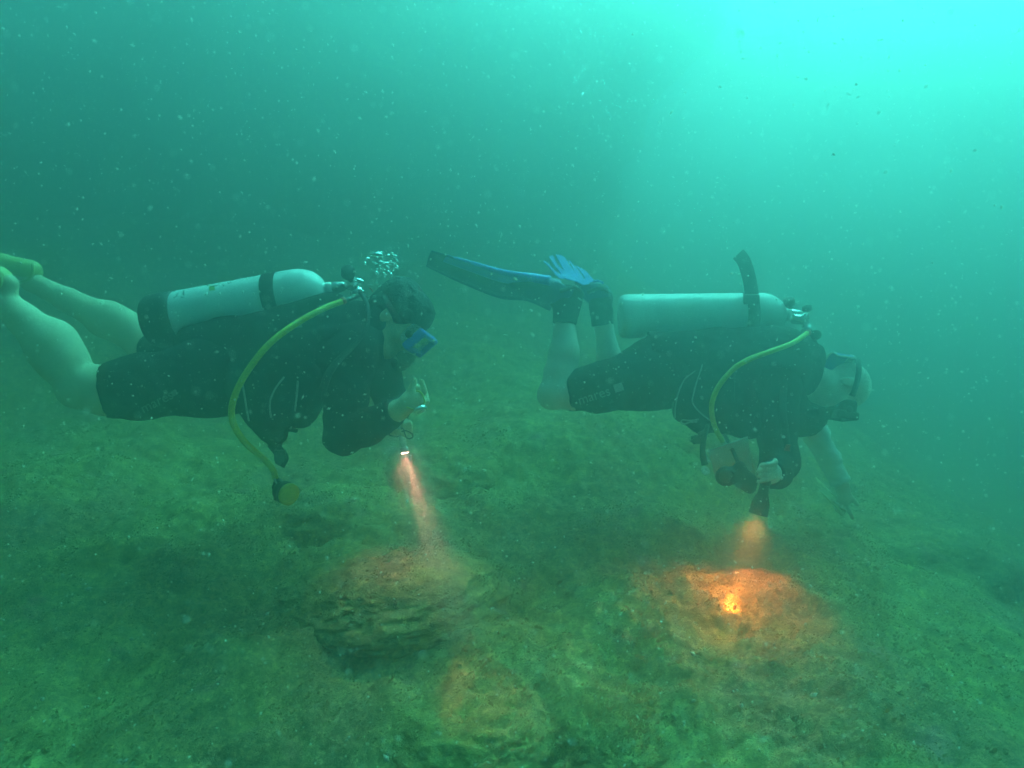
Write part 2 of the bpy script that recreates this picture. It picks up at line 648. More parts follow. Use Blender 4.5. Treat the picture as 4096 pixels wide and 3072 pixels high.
def add_swells():
    # the bed itself rises towards each rock, so that the rocks grow out of it
    for px, py, y, rad, rot, sub, label in ROCKS:
        top = P(px, py, y)
        cx, cy = top.x, top.y + rad[1] * 0.3
        amp = top.z - 0.048 - float(ground_z(np.array([cx]), np.array([cy]))[0])
        if amp > 0.02:
            k = 1.0 if 2.6 < y < 2.75 else 1.5
            SWELLS.append((cx, cy, amp, rad[0] * k, rad[1] * k))
add_swells()
build_seabed()
build_rocks()

def build_reef_wall():
    """the far reef rising out of the murk; its right edge stands against the glow"""
    lo, hi, vox = (-17.4, 5.2, -0.6), (4.2, 14.8, 6.3), 0.13
    f = Field(lo, hi, vox)
    f.D[:] = 3.0
    # stacked from the foot (far back) to the overhanging lip (nearer and further right)
    for k in range(17):
        x = -15.2 + k * 0.95
        lean = 0.3 * math.sin(k * 1.7)
        f.cap((x - 0.5, 12.6 + lean, -1.0), (x, 9.8 + lean, 2.9), 1.5, 1.3, 0.6)
        f.cap((x, 9.8 + lean, 2.9), (x, 8.3 + lean, 4.5), 1.3, 1.2, 0.6)
    f.cap((-0.4, 9.3, 3.2), (1.45, 8.2, 4.7), 0.8, 0.95, 0.5)
    f.wrinkle(0.32, 1.0, 6)
    o = part('rock_wall', f.mesh(), REEF)
    tag(o, 'dim far reef wall rising behind the divers to the top of the picture', 'rock wall')
build_reef_wall()
# ------------------------------------------------------------------ materials of the divers and their gear
def mat_thin(name, color):
    """thin plastic that lets light through"""
    m, n, l, b = _nodes(name)
    nz = n.new('ShaderNodeTexNoise')
    nz.inputs['Scale'].default_value = 60
    mr = n.new('ShaderNodeMapRange')
    mr.inputs['To Min'].default_value = 0.35
    mr.inputs['To Max'].default_value = 0.55
    l.new(nz.outputs['Fac'], mr.inputs['Value'])
    l.new(mr.outputs[0], b.inputs['Roughness'])
    b.inputs['Base Color'].default_value = (*color, 1)
    t = n.new('ShaderNodeBsdfTranslucent')
    t.inputs['Color'].default_value = (*color, 1)
    mx = n.new('ShaderNodeMixShader')
    mx.inputs[0].default_value = 0.5
    l.new(b.outputs[0], mx.inputs[1])
    l.new(t.outputs[0], mx.inputs[2])
    l.new(mx.outputs[0], n['Material Output'].inputs['Surface'])
    return m

def mat_bubble():
    m, n, l, b = _nodes('silvery_air_bubble')
    out = n['Material Output']
    n.remove(b)
    tr = n.new('ShaderNodeBsdfTransparent')
    gl = n.new('ShaderNodeBsdfGlossy')
    gl.inputs['Color'].default_value = (0.97, 1.0, 1.0, 1)
    nz = n.new('ShaderNodeTexNoise')
    nz.inputs['Scale'].default_value = 300
    mr = n.new('ShaderNodeMapRange')
    mr.inputs['To Min'].default_value = 0.12
    mr.inputs['To Max'].default_value = 0.35
    l.new(nz.outputs['Fac'], mr.inputs['Value'])
    l.new(mr.outputs[0], gl.inputs['Roughness'])
    lw = n.new('ShaderNodeLayerWeight')
    lw.inputs['Blend'].default_value = 0.82
    mx = n.new('ShaderNodeMixShader')
    l.new(lw.outputs['Facing'], mx.inputs[0])
    l.new(tr.outputs[0], mx.inputs[1])
    l.new(gl.outputs[0], mx.inputs[2])
    l.new(mx.outputs[0], out.inputs['Surface'])
    return m

SKIN = mat('skin_tan', (0.80, 0.64, 0.42), (0.72, 0.55, 0.35), 16, 0.55, bump=0.12, bump_scale=120, spec=0.3)
SKIN_B = mat('skin_pale', (0.86, 0.72, 0.60), (0.80, 0.65, 0.52), 16, 0.55, bump=0.12, bump_scale=120, spec=0.3)
SUIT = mat('black_neoprene', (0.008, 0.008, 0.009), (0.016, 0.017, 0.018), 30, 0.75, bump=0.25, bump_scale=260, spec=0.15)
SUIT_BLUE = mat('navy_lycra', (0.02, 0.035, 0.075), (0.012, 0.02, 0.045), 9, 0.7, bump=0.2, bump_scale=200, spec=0.2)
VEST = mat('black_nylon_vest', (0.007, 0.007, 0.008), (0.016, 0.016, 0.017), 18, 0.7, bump=0.5, bump_scale=420, spec=0.15)
WEB = mat('black_webbing', (0.018, 0.018, 0.02), (0.035, 0.035, 0.035), 60, 0.8, bump=0.5, bump_scale=600)
RUBBER = mat('black_rubber', (0.012, 0.012, 0.013), (0.025, 0.025, 0.025), 25, 0.5)
PIPING = mat('grey_white_piping', (0.55, 0.56, 0.55), (0.40, 0.40, 0.40), 60, 0.5)
ALU_A = mat('painted_white_cylinder', (0.93, 0.93, 0.91), (0.82, 0.82, 0.80), 9, 0.36, bump=0.05, bump_scale=80, coat=0.15)
ALU_B = mat('brushed_grey_cylinder', (0.86, 0.87, 0.84), (0.74, 0.75, 0.72), 9, 0.42, bump=0.08, bump_scale=90)
CHROME = mat('chromed_brass', (0.80, 0.80, 0.78), (0.62, 0.62, 0.60), 30, 0.22, metal=1.0)
HOSE_Y = mat('yellow_hose_rubber', (0.80, 0.66, 0.03), (0.70, 0.56, 0.03), 30, 0.45)
FIN_Y = mat('yellow_fin_rubber', (0.62, 0.56, 0.16), (0.54, 0.48, 0.12), 12, 0.5)
FIN_B = mat('blue_fin_plastic', (0.08, 0.26, 0.95), (0.06, 0.20, 0.80), 12, 0.4)
FIN_K = mat('dark_fin_rubber', (0.015, 0.05, 0.20), (0.02, 0.065, 0.24), 16, 0.5)
BLUE_SKIRT = mat('blue_silicone', (0.10, 0.24, 0.98), (0.08, 0.20, 0.85), 20, 0.35)
RED = mat('red_plastic', (0.85, 0.10, 0.03), (0.75, 0.08, 0.03), 30, 0.4)
WHITE_P = mat('white_plastic', (0.82, 0.84, 0.82), (0.72, 0.74, 0.72), 40, 0.35)
HAIR = mat('black_hair', (0.012, 0.010, 0.009), (0.028, 0.023, 0.018), 90, 0.55, bump=0.9, bump_scale=240)
SLEEVE = mat('white_rash_guard', (0.86, 0.87, 0.85), (0.76, 0.78, 0.76), 20, 0.75, bump=0.3, bump_scale=150)
SLATE = mat('pale_slate_plastic', (0.40, 0.58, 0.54), (0.35, 0.52, 0.48), 10, 0.5)
TOOL = mat_thin('pale_yellow_plastic', (0.88, 0.84, 0.50))
INK = mat('marker_ink', (0.02, 0.02, 0.025), (0.04, 0.04, 0.05), 60, 0.6)
INK_G = mat('grey_white_print', (0.34, 0.36, 0.36), (0.22, 0.23, 0.23), 120, 0.6)
STICKER = mat('yellow_green_sticker', (0.55, 0.55, 0.05), (0.35, 0.40, 0.05), 90, 0.5)
SILICONE = mat_glass('clear_silicone', (0.80, 0.88, 0.95), 0.25, 1.1)
LENS = mat_glass('mask_lens_glass', (0.90, 0.97, 1.0), 0.02, 1.12)
BUBBLE = mat_bubble()

def fix_normals(geo):
    bm = bmesh.new()
    vs = [bm.verts.new(p) for p in geo[0]]
    for q in geo[1]:
        bm.faces.new([vs[i] for i in q])
    bmesh.ops.recalc_face_normals(bm, faces=bm.faces)
    bm.verts.index_update()
    f = [tuple(x.index for x in q.verts) for q in bm.faces]
    bm.free()
    return geo[0], f

def V3(a):
    return np.array(tuple(a), dtype=np.float64)

def limb(pts):
    """[(px, py, depth, radius)] -> [(Vector, radius)]"""
    return [(P(x, y, d), r) for x, y, d, r in pts]

def bounds(segs, pad=0.06):
    a = np.array([list(p) for s in segs for p, r in s]); rr = max(r for s in segs for p, r in s)
    return a.min(0) - rr - pad, a.max(0) + rr + pad

def chain(F, seg, k=0.03, grow=0.0, cut_last=False, cut_first=False):
    for i in range(len(seg) - 1):
        (a, ra), (b, rb) = seg[i], seg[i + 1]
        c = ('a' if cut_first and i == 0 else '') + ('b' if cut_last and i == len(seg) - 2 else '')
        F.cap(a, b, ra + grow, rb + grow, k, cut=c or None)

def along(seg, t):
    """point and radius at fraction t of the LAST piece of a limb"""
    (a, ra), (b, rb) = seg[-2], seg[-1]
    return (a.lerp(b, t), ra + (rb - ra) * t)

class HeadFrame:
    def __init__(self, c, fwd, roll=0.0):
        self.c = Vector(c)
        self.f = Vector(fwd[0]).normalized()
        u = Vector(fwd[1])
        self.u = (u - self.f * u.dot(self.f)).normalized()
        self.r = self.f.cross(self.u).normalized()
        self.axes = (self.f, self.r, self.u)
    def at(self, f, r, u):
        return self.c + self.f * f + self.r * r + self.u * u

def head_field(F, H, s=1.0):
    ax = H.axes
    F.ell(H.at(-0.012 * s, 0, 0.030 * s), (0.096 * s, 0.076 * s, 0.088 * s), ax, 0.015)
    F.ell(H.at(0.020 * s, 0, -0.040 * s), (0.070 * s, 0.060 * s, 0.078 * s), ax, 0.03)
    F.ell(H.at(0.058 * s, 0, -0.100 * s), (0.028 * s, 0.030 * s, 0.022 * s), ax, 0.03)         # chin
    for r in (-1, 1):
        F.ell(H.at(0.062 * s, r * 0.040 * s, -0.018 * s), (0.028 * s, 0.026 * s, 0.026 * s), ax, 0.025)   # cheek
        F.cap(H.at(0.078 * s, r * 0.012 * s, 0.026 * s), H.at(0.066 * s, r * 0.046 * s, 0.024 * s), 0.013 * s, 0.010 * s, 0.018)   # brow
        F.ell(H.at(0.074 * s, r * 0.032 * s, 0.004 * s), (0.012 * s, 0.013 * s, 0.012 * s), ax, 0.004)    # eye
        F.ell(H.at(-0.014 * s, r * 0.078 * s, -0.008 * s), (0.020 * s, 0.010 * s, 0.034 * s), ax, 0.008)  # ear
        F.cap(H.at(0.010 * s, r * 0.052 * s, -0.070 * s), H.at(0.055 * s, r * 0.022 * s, -0.098 * s), 0.020 * s, 0.018 * s, 0.02)  # jaw
    F.cap(H.at(0.086 * s, 0, 0.012 * s), H.at(0.108 * s, 0, -0.030 * s), 0.010 * s, 0.016 * s, 0.012)     # nose
    F.cap(H.at(0.084 * s, -0.018 * s, -0.060 * s), H.at(0.084 * s, 0.018 * s, -0.060 * s), 0.010 * s, 0.010 * s, 0.008)  # upper lip
    F.cap(H.at(0.080 * s, -0.015 * s, -0.074 * s), H.at(0.080 * s, 0.015 * s, -0.074 * s), 0.010 * s, 0.010 * s, 0.008)  # lower lip

def finger(F, pts, r0, r1, k=0.006):
    q = [Vector(p) for p in pts]
    for i in range(len(q) - 1):
        a = r0 + (r1 - r0) * i / (len(q) - 1)
        b = r0 + (r1 - r0) * (i + 1) / (len(q) - 1)
        F.cap(q[i], q[i + 1], a, b, k)

def text_geo(body, size, extrude=0.0):
    c = bpy.data.curves.new('t', 'FONT')
    c.body = body
    c.size = size
    c.align_x = 'CENTER'
    c.align_y = 'CENTER'
    c.extrude = extrude
    o = bpy.data.objects.new('t', c)
    col.objects.link(o)
    dg = bpy.context.evaluated_depsgraph_get()
    me = bpy.data.meshes.new_from_object(o.evaluated_get(dg))
    v = np.array([tuple(x.co) for x in me.vertices])
    f = [tuple(p.vertices) for p in me.polygons]
    bpy.data.objects.remove(o)
    bpy.data.curves.remove(c)
    bpy.data.meshes.remove(me)
    return v, f

def print_on(bvh, geo, px, py, ang, px_per_unit, lift=0.002, default_y=2.5):
    """lay flat lettering (2D geo) on a curved surface as the photograph shows it"""
    v, f = geo
    c, s = math.cos(ang), math.sin(ang)
    out = []
    for x, y, z in v:
        X, Y = x * px_per_unit, -y * px_per_unit
        out.append(tuple(cast(px + X * c - Y * s, py + X * s + Y * c, bvh, lift, default_y)))
    return np.array(out), f

def refine(geo, n):
    """cut faces finer so that lettering can bend with the surface"""
    bm = bmesh.new()
    vs = [bm.verts.new(p) for p in geo[0]]
    for q in geo[1]:
        try: bm.faces.new([vs[i] for i in q])
        except ValueError: pass
    bmesh.ops.triangulate(bm, faces=bm.faces)
    for _ in range(n):
        bmesh.ops.subdivide_edges(bm, edges=bm.edges, cuts=1, use_grid_fill=True)
    bm.verts.index_update()
    v = np.array([tuple(x.co) for x in bm.verts]); f = [tuple(x.index for x in q.verts) for q in bm.faces]
    bm.free()
    return v, f

# ------------------------------------------------------------------ gear that both divers carry
def tank(label, base, axis_end, r, alu, boot, band_t, loose=None, strap_up=None):
    base, end = Vector(base), Vector(axis_end)
    d = (end - base)
    L = d.length
    d.normalize()
    t = thing('scuba_tank', label, 'scuba tank', base, 'scuba tanks')
    dome = [(L - 0.115 + 0.115 * math.sin(a), r * math.cos(a) ** 0.85) for a in np.linspace(0, 1.38, 12)]
    body = lathe(base, d, [(0.0, r * 0.80), (0.004, r * 0.90), (0.014, r * 0.965), (0.03, r)] + [(z, r) for z in np.linspace(0.05, L - 0.13, 6)] + dome + [(L + 0.004, 0.026), (L + 0.020, 0.025)], 56)
    cyl = part('cylinder', body, alu, t)
    if boot:
        part('boot', lathe(base, d, [(-boot, r * 0.80), (-boot + 0.006, r * 0.97), (-boot + 0.02, r * 1.05), (-0.006, r * 1.05), (0.030, r * 1.03), (0.031, r * 1.004)], 48), RUBBER, t)
    w = 0.050
    z = L * band_t
    band = part('cam_band', lathe(base, d, [(z - w / 2, r * 1.001), (z - w / 2, r * 1.035), (z + w / 2, r * 1.035), (z + w / 2, r * 1.001)], 48), WEB, t)
    # valve: neck, body, hand wheel
    n = base + d * (L + 0.018)
    part('valve', merge(lathe(n, d, [(0, 0.020), (0.012, 0.023), (0.03, 0.020), (0.048, 0.017), (0.058, 0.010)], 20)), CHROME, t)
    return t, cyl, d, n, bvh_of(body)

# ================================================================== diver on the left
def build_left_diver():
    D = 2.55
    hip_n = limb([(900, 1485, 2.52, 0.135), (830, 1512, 2.47, 0.120), (560, 1548, 2.40, 0.092), (420, 1560, 2.37, 0.076), (325, 1545, 2.36, 0.064)])
    shin_n = limb([(325, 1545, 2.36, 0.064), (262, 1455, 2.36, 0.066), (205, 1390, 2.36, 0.067), (90, 1275, 2.36, 0.050), (0, 1190, 2.36, 0.040)])
    foot_n = limb([(0, 1190, 2.36, 0.040), (-40, 1140, 2.36, 0.040), (-200, 1095, 2.36, 0.028)])
    hip_f = limb([(900, 1470, 2.58, 0.130), (820, 1460, 2.66, 0.115), (700, 1425, 2.76, 0.095), (590, 1400, 2.85, 0.068)])
    shin_f = limb([(590, 1400, 2.85, 0.066), (520, 1325, 2.87, 0.066), (420, 1275, 2.88, 0.064), (270, 1200, 2.90, 0.048), (130, 1130, 2.92, 0.038)])
    foot_f = limb([(130, 1130, 2.92, 0.038), (95, 1100, 2.92, 0.038), (-80, 1050, 2.92, 0.028)])
    torso = limb([(880, 1480, 2.55, 0.140), (1040, 1470, 2.55, 0.128), (1200, 1440, 2.55, 0.145), (1330, 1400, 2.55, 0.140), (1420, 1375, 2.55, 0.105)])
    neck = limb([(1400, 1370, 2.55, 0.075), (1540, 1330, 2.55, 0.058)])
    arm_n = limb([(1405, 1420, 2.40, 0.078), (1385, 1580, 2.35, 0.064), (1372, 1742, 2.33, 0.054), (1470, 1710, 2.28, 0.048), (1585, 1645, 2.22, 0.034)])
    arm_f = limb([(1450, 1385, 2.70, 0.078), (1530, 1510, 2.74, 0.062), (1572, 1630, 2.68, 0.052), (1580, 1700, 2.44, 0.034)])
    H = HeadFrame(P(1592, 1285, 2.55), (P(1592 + 62, 1285 + 78, 2.52) - P(1592, 1285, 2.55), P(1592 + 78, 1285 - 62, 2.55) - P(1592, 1285, 2.55)))

    t = thing('person', 'diver in short legged black wetsuit with dark hair and yellow fins, hand raised to chin', 'person', P(880, 1480, 2.55), 'divers')
    lo, hi = bounds([hip_n, shin_n, foot_n, hip_f, shin_f, foot_f, torso, arm_n, arm_f, [(H.c, 0.16)]])
    F = Field(lo, hi, 0.0065)
    for s in (hip_n, hip_f, torso, neck):
        chain(F, s, 0.05)
    F.cap(P(1240, 1430, 2.45), P(1390, 1400, 2.43), 0.12, 0.09, 0.06)
    F.cap(P(1240, 1430, 2.65), P(1390, 1390, 2.67), 0.12, 0.09, 0.06)
    for s in (shin_n, shin_f, arm_n, arm_f):
        chain(F, s, 0.02)
    for s in (foot_n, foot_f):
        chain(F, s, 0.02)
    # calf muscles, kneecap, heel
    F.ell(P(226, 1392, 2.36), (0.046, 0.050, 0.074), None, 0.09)
    F.ell(P(300, 1570, 2.35), (0.045, 0.05, 0.045), None, 0.04)
    F.ell(P(446, 1282, 2.87), (0.060, 0.05, 0.048), None, 0.08)
    F.ell(P(30, 1135, 2.36), (0.032, 0.034, 0.032), None, 0.03)
    F.ell(P(110, 1088, 2.92), (0.034, 0.034, 0.032), None, 0.03)
    head_field(F, H, 1.0)
    # raised hand: palm, two upright fingers, three curled ones
    y = 2.18
    F.cap(P(1597, 1640, 2.21), P(1640, 1606, y), 0.029, 0.031, 0.02)
    F.ell(P(1655, 1600, y), (0.034, 0.024, 0.030), None, 0.015)
    finger(F, [P(1632, 1590, y), P(1645, 1556, y - 0.01), P(1658, 1522, y - 0.015)], 0.0125, 0.0095)
    finger(F, [P(1678, 1598, y), P(1697, 1564, y - 0.01), P(1687, 1524, y - 0.005)], 0.0115, 0.0085)
    finger(F, [P(1640, 1580, y + 0.03), P(1668, 1548, y + 0.045), P(1690, 1560, y + 0.03), P(1690, 1578, y + 0.01)], 0.0105, 0.008)
    finger(F, [P(1655, 1590, y + 0.02), P(1702, 1580, y + 0.035), P(1708, 1606, y + 0.02), P(1688, 1616, y + 0.005)], 0.0105, 0.008)
    finger(F, [P(1655, 1612, y + 0.015), P(1696, 1612, y + 0.03), P(1696, 1634, y + 0.015), P(1672, 1636, y)], 0.010, 0.008)
    # lower fist round the torch
    y = 2.42
    F.cap(P(1582, 1700, 2.44), P(1604, 1706, y), 0.031, 0.034, 0.02)
    for k in range(4):
        q = 1690 + 12 * k
        finger(F, [P(1606, q, y + 0.01), P(1634, q + 2, y + 0.01), P(1638, q + 3, y - 0.035), P(1612, q + 4, y - 0.045)], 0.0105, 0.0085)
    finger(F, [P(1590, 1712, y - 0.02), P(1598, 1728, y - 0.045), P(1620, 1742, y - 0.048)], 0.012, 0.009)
    body = F.mesh()
    part('body', body, SKIN, t)

    # hair: a thick, slightly floating cap
    hl = V3(H.c)
    F = Field(hl - 0.19, hl + 0.19, 0.004)
    F.ell(H.at(-0.022, 0, 0.040), (0.104, 0.086, 0.094), H.axes, 0.01)
    F.ell(H.at(-0.072, 0, 0.010), (0.062, 0.076, 0.088), H.axes, 0.03)
    F.ell(H.at(-0.075, 0, 0.075), (0.050, 0.060, 0.050), H.axes, 0.04)
    F.ell(H.at(0.020, 0, 0.086), (0.062, 0.070, 0.050), H.axes, 0.03)
    F.ell(H.at(0.120, 0, -0.02), (0.080, 0.12, 0.072), H.axes, 0.02, op='sub')
    F.ell(H.at(0.035, 0, -0.100), (0.085, 0.12, 0.085), H.axes, 0.02, op='sub')
    F.wrinkle(0.007, 30, 4, (1, 1, 1))
    part('hair', F.mesh(), HAIR, t)

    # wetsuit: shorts legs, long sleeves, high collar
    F = Field(lo, hi, 0.0075)
    g = 0.010
    hem_n = hip_n[:4] + [along(hip_n, 0.08)]
    hem_f = hip_f[:3] + [along(hip_f, 0.60)]
    chain(F, hem_n[:3], 0.05, g)
    F.cap(hem_n[2][0], hem_n[3][0], hem_n[2][1] + g + 0.004, hem_n[3][1] + g + 0.006, 0.05, cut='b')
    chain(F, hem_f[:3], 0.05, g)
    F.cap(hem_f[2][0], hem_f[3][0], hem_f[2][1] + g + 0.004, hem_f[3][1] + g + 0.006, 0.05, cut='b')
    chain(F, torso, 0.05, g)
    F.cap(neck[0][0], neck[1][0], neck[0][1] + g, neck[1][1] + g, 0.05, cut='b')
    F.cap(P(1240, 1430, 2.45), P(1390, 1400, 2.43), 0.12 + g, 0.09 + g, 0.06)
    F.cap(P(1240, 1430, 2.65), P(1390, 1390, 2.67), 0.12 + g, 0.09 + g, 0.06)
    for a in (arm_n, arm_f):
        chain(F, a[:-1], 0.02, g)
        q = along(a, 1.0)
        F.cap(a[-2][0], q[0], a[-2][1] + g, q[1] + g, 0.02, cut='b')
    F.wrinkle(0.0035, 22, 3)
    suit = F.mesh()
    ws = part('wetsuit', suit, SUIT, t)
    sb = bvh_of(suit)
    lg = refine(text_geo('mares', 0.62), 1)
    sq = refine((np.array([(0.84, -0.14, 0), (1.12, -0.14, 0), (1.12, 0.14, 0), (0.84, 0.14, 0)]), [(0, 1, 2, 3)]), 2)
    part('leg_print', print_on(sb, lg, 628, 1606, -0.46, 92, 0.002, 2.38), INK_G, ws)
    part('leg_print', print_on(sb, sq, 628, 1606, -0.46, 80, 0.002, 2.38), INK_G, ws)

    # buoyancy vest
    v = thing('buoyancy_vest', 'black dive vest with three pale piping lines on the left diver', 'dive vest', P(1100, 1480, 2.5), 'dive vests')
    F = Field(V3(P(640, 1250, 3.0)) - (0.1, 0.75, 0.62), V3(P(1480, 1250, 3.0)) + (0.2, 0.05, 0.18), 0.0075)
    F.D[:] = 0.3
    g = 0.028
    F.cap(P(1010, 1475, 2.55), P(1330, 1400, 2.55), 0.130 + g, 0.140 + g, 0.05)
    F.cap(P(1120, 1470, 2.46), P(1330, 1410, 2.44), 0.115 + g, 0.10 + g, 0.05)
    F.cap(P(1120, 1470, 2.64), P(1330, 1400, 2.66), 0.115 + g, 0.10 + g, 0.05)
    F.cap(P(1360, 1330, 2.55), P(1500, 1300, 2.55), 0.115, 0.085, 0.05)
    # back bladder under the tank
    F.cap(P(790, 1385, 2.50), P(1330, 1275, 2.48), 0.075, 0.080, 0.05)
    F.cap(P(790, 1385, 2.70), P(1330, 1275, 2.72), 0.075, 0.080, 0.05)
    # side lobes that hang below the belly
    F.cap(P(1010, 1560, 2.40), P(1190, 1590, 2.38), 0.085, 0.080, 0.05)
    F.cap(P(1040, 1640, 2.38), P(1180, 1650, 2.38), 0.062, 0.055, 0.05)
    F.cap(P(1060, 1650, 2.38), P(1100, 1775, 2.37), 0.058, 0.026, 0.05)
    F.cap(P(1020, 1560, 2.70), P(1190, 1590, 2.72), 0.085, 0.080, 0.05)
    F.cap(P(1060, 1650, 2.72), P(1100, 1740, 2.72), 0.058, 0.030, 0.05)
    # pocket
    F.box(P(1130, 1640, 2.33), (0.085, 0.03, 0.06), None, 0.025, 0.03)
    # arm hole
    F.cap(P(1395, 1440, 2.25), P(1395, 1440, 2.85), 0.088, 0.088, 0.03, op='sub')
    F.wrinkle(0.010, 11, 4)
    vg = F.mesh()
    part('shell', vg, VEST, v)
    vb = bvh_of(vg)
    for pts in ([(966, 1508), (978, 1570), (988, 1635), (998, 1682)], [(1137, 1508), (1105, 1550), (1082, 1600), (1081, 1640), (1085, 1671)],
                [(1192, 1524), (1189, 1580), (1180, 1644)], [(1165, 1705), (1150, 1733), (1126, 1757)]):
        part('piping', tube([cast(x, y_, vb, 0.003, 2.34) for x, y_ in pts], 0.0034, 8, 6), PIPING, v)
    # waist strap hanging with its buckle
    part('strap', ribbon(catmull([P(1085, 1770, 2.36), P(1120, 1812, 2.35), P(1133, 1830, 2.35), P(1118, 1862, 2.35)], 5), (1, 0, 0.3), 0.036, 0.005), WEB, v)
    part('buckle', slab([P(1098, 1800, 2.345), P(1142, 1800, 2.345), P(1146, 1835, 2.345), P(1120, 1860, 2.345), P(1100, 1840, 2.345)], (0, 1, 0), 0.018), RUBBER, v, False)
    part('clip', tube([P(1100, 1755, 2.33), P(1118, 1768, 2.325), P(1140, 1752, 2.325), P(1150, 1720, 2.325), P(1190, 1725, 2.325)], 0.007, 8, 6), RUBBER, v)
    part('chest_badge', print_on(vb, refine((np.array([(-.5, -.5, 0), (.5, -.5, 0), (.5, .5, 0), (-.5, .5, 0)]), [(0, 1, 2, 3)]), 2), 1195, 1300, -0.15, 26, 0.003, 2.4), INK_G, v)

    # tank
    tk, cyl, d, n, tb = tank('white scuba tank with black rubber boot and ink writing on the left diver', P(690, 1272, 2.60), P(1306, 1158, 2.60), 0.094, ALU_A, 0.085, 0.675)
    part('knob', lathe(P(1392, 1112, 2.55), P(1392, 1060, 2.50) - P(1392, 1112, 2.55), [(0, 0.010), (0.012, 0.018), (0.016, 0.025), (0.045, 0.024), (0.05, 0.015)], 14), RUBBER, tk)
    # hand written marks and sticker on the cylinder
    def ink(pts, r=0.0012):
        part('writing', tube([cast(500 + x * .3888, 1040 + y * .3888, tb, 0.0006, 2.55) for x, y in pts], r, 5, 3), INK, cyl)
    for pts in ([(500, 322), (512, 318)], [(536, 338), (540, 352), (530, 360)], [(528, 368), (545, 372)], [(500, 380), (512, 388), (522, 376)],
                [(592, 322), (612, 316), (606, 330)], [(590, 340), (612, 338)], [(594, 352), (612, 350), (604, 362)], [(576, 378), (590, 388), (604, 382)],
                [(828, 250), (850, 264), (900, 272), (948, 262), (966, 240)], [(1004, 256), (1024, 268)], [(1012, 270), (1024, 254)], [(1056, 232), (1074, 242), (1080, 224), (1092, 238)], [(1096, 212), (1118, 210)]):
        ink(pts)
    st = refine((np.array([(-.5, -.4, 0), (.5, -.4, 0), (.4, .4, 0), (-.5, .3, 0)]), [(0, 1, 2, 3)]), 2)
    part('sticker', print_on(tb, st, 500 + 895 * .3888, 1040 + 290 * .3888, -0.1, 24, 0.0008, 2.55), STICKER, cyl)

    # regulator: first stage, hoses, mouthpiece, yellow octopus
    r = thing('regulator', 'regulator with yellow hose and round yellow second stage hanging below the left diver', 'regulator', P(1420, 1150, 2.58), 'regulators')
    fd = (P(1440, 1190, 2.56) - P(1395, 1105, 2.58))
    part('first_stage', merge(lathe(P(1398, 1112, 2.57), fd, [(0, 0.010), (0.004, 0.022), (0.024, 0.023), (0.028, 0.017), (0.050, 0.017), (0.054, 0.024), (0.074, 0.023), (0.080, 0.010)], 22),
                              lathe(P(1385, 1140, 2.57), P(1440, 1135, 2.52) - P(1385, 1140, 2.57), [(0, 0.012), (0.01, 0.018), (0.045, 0.018), (0.055, 0.012)], 16)), CHROME, r)
    hose = [(1432, 1186, 2.46), (1373, 1203, 2.39), (1300, 1232, 2.34), (1200, 1285, 2.28), (1085, 1368, 2.22), (1000, 1470, 2.19), (948, 1560, 2.18), (926, 1640, 2.19), (938, 1705, 2.21), (985, 1775, 2.25), (1055, 1835, 2.29), (1092, 1880, 2.30), (1102, 1915, 2.30)]
    hp = [P(*q) for q in hose]
    part('hose_end', tube(hp[0:2], 0.0072, 10, 6), RUBBER, r)
    part('yellow_hose', tube(hp[1:], 0.0105, 12, 8), HOSE_Y, r)
    part('hose_ring', lathe(hp[1], hp[2] - hp[1], [(-0.008, 0.008), (-0.006, 0.0125), (0.006, 0.0125), (0.008, 0.008)], 14), RED, r)
    oc = part('second_stage', lathe(P(1120, 1958, 2.30), P(1158, 1978, 2.26) - P(1120, 1958, 2.30), [(0, 0.012), (0.006, 0.032), (0.020, 0.036), (0.034, 0.037), (0.038, 0.034)], 30), RUBBER, r)
    part('mouthpiece', merge(tube([P(1112, 1915, 2.30), P(1112, 1950, 2.30), P(1108, 2000, 2.30)], [0.012, 0.020, 0.010], 12, 5), lathe(P(1112, 1918, 2.30), P(1116, 1940, 2.29) - P(1112, 1918, 2.30), [(0, 0.006), (0.002, 0.012), (0.014, 0.014), (0.018, 0.008)], 12)), RUBBER, oc)
    part('cover', lathe(P(1152, 1975, 2.267), P(1160, 1979, 2.258) - P(1152, 1975, 2.267), [(0, 0.034), (0.004, 0.037), (0.010, 0.036), (0.013, 0.030), (0.011, 0.024), (0.014, 0.016), (0.014, 0.001)], 30), HOSE_Y, oc)
    part('exhaust_rim', tube([P(1098, 1915, 2.28), P(1108, 1938, 2.275), P(1122, 1936, 2.275), P(1128, 1920, 2.28)], 0.004, 8, 5), PIPING, oc)
    # the second stage in the mouth and its black hose round the far shoulder
    m0 = H.at(0.098, 0, -0.066)
    ms = part('mouth_stage', lathe(m0, H.f, [(0, 0.014), (0.016, 0.016), (0.022, 0.034), (0.036, 0.037), (0.048, 0.034), (0.056, 0.022), (0.058, 0.004)], 28), GREY_REG, r)
    part('exhaust_tee', tube([m0 + H.f * 0.03 + H.r * -0.05 - H.u * 0.028, m0 + H.f * 0.034 - H.u * 0.040, m0 + H.f * 0.03 + H.r * 0.05 - H.u * 0.028], [0.013, 0.017, 0.013], 10, 6), RUBBER, ms)
    part('black_hose', tube([P(1440, 1170, 2.60), P(1500, 1230, 2.74), P(1560, 1360, 2.78), P(1610, 1450, 2.70), m0 + H.f * 0.034 + H.r * (0.04 if H.r.y > 0 else -0.04)], 0.008, 10, 8), RUBBER, r)
    part('inflator_hose', tube([P(1440, 1165, 2.54), P(1470, 1230, 2.44), P(1455, 1330, 2.36), P(1330, 1470, 2.27), P(1290, 1560, 2.26)], [0.007, 0.008, 0.008, 0.012, 0.013], 10, 8), RUBBER, r)
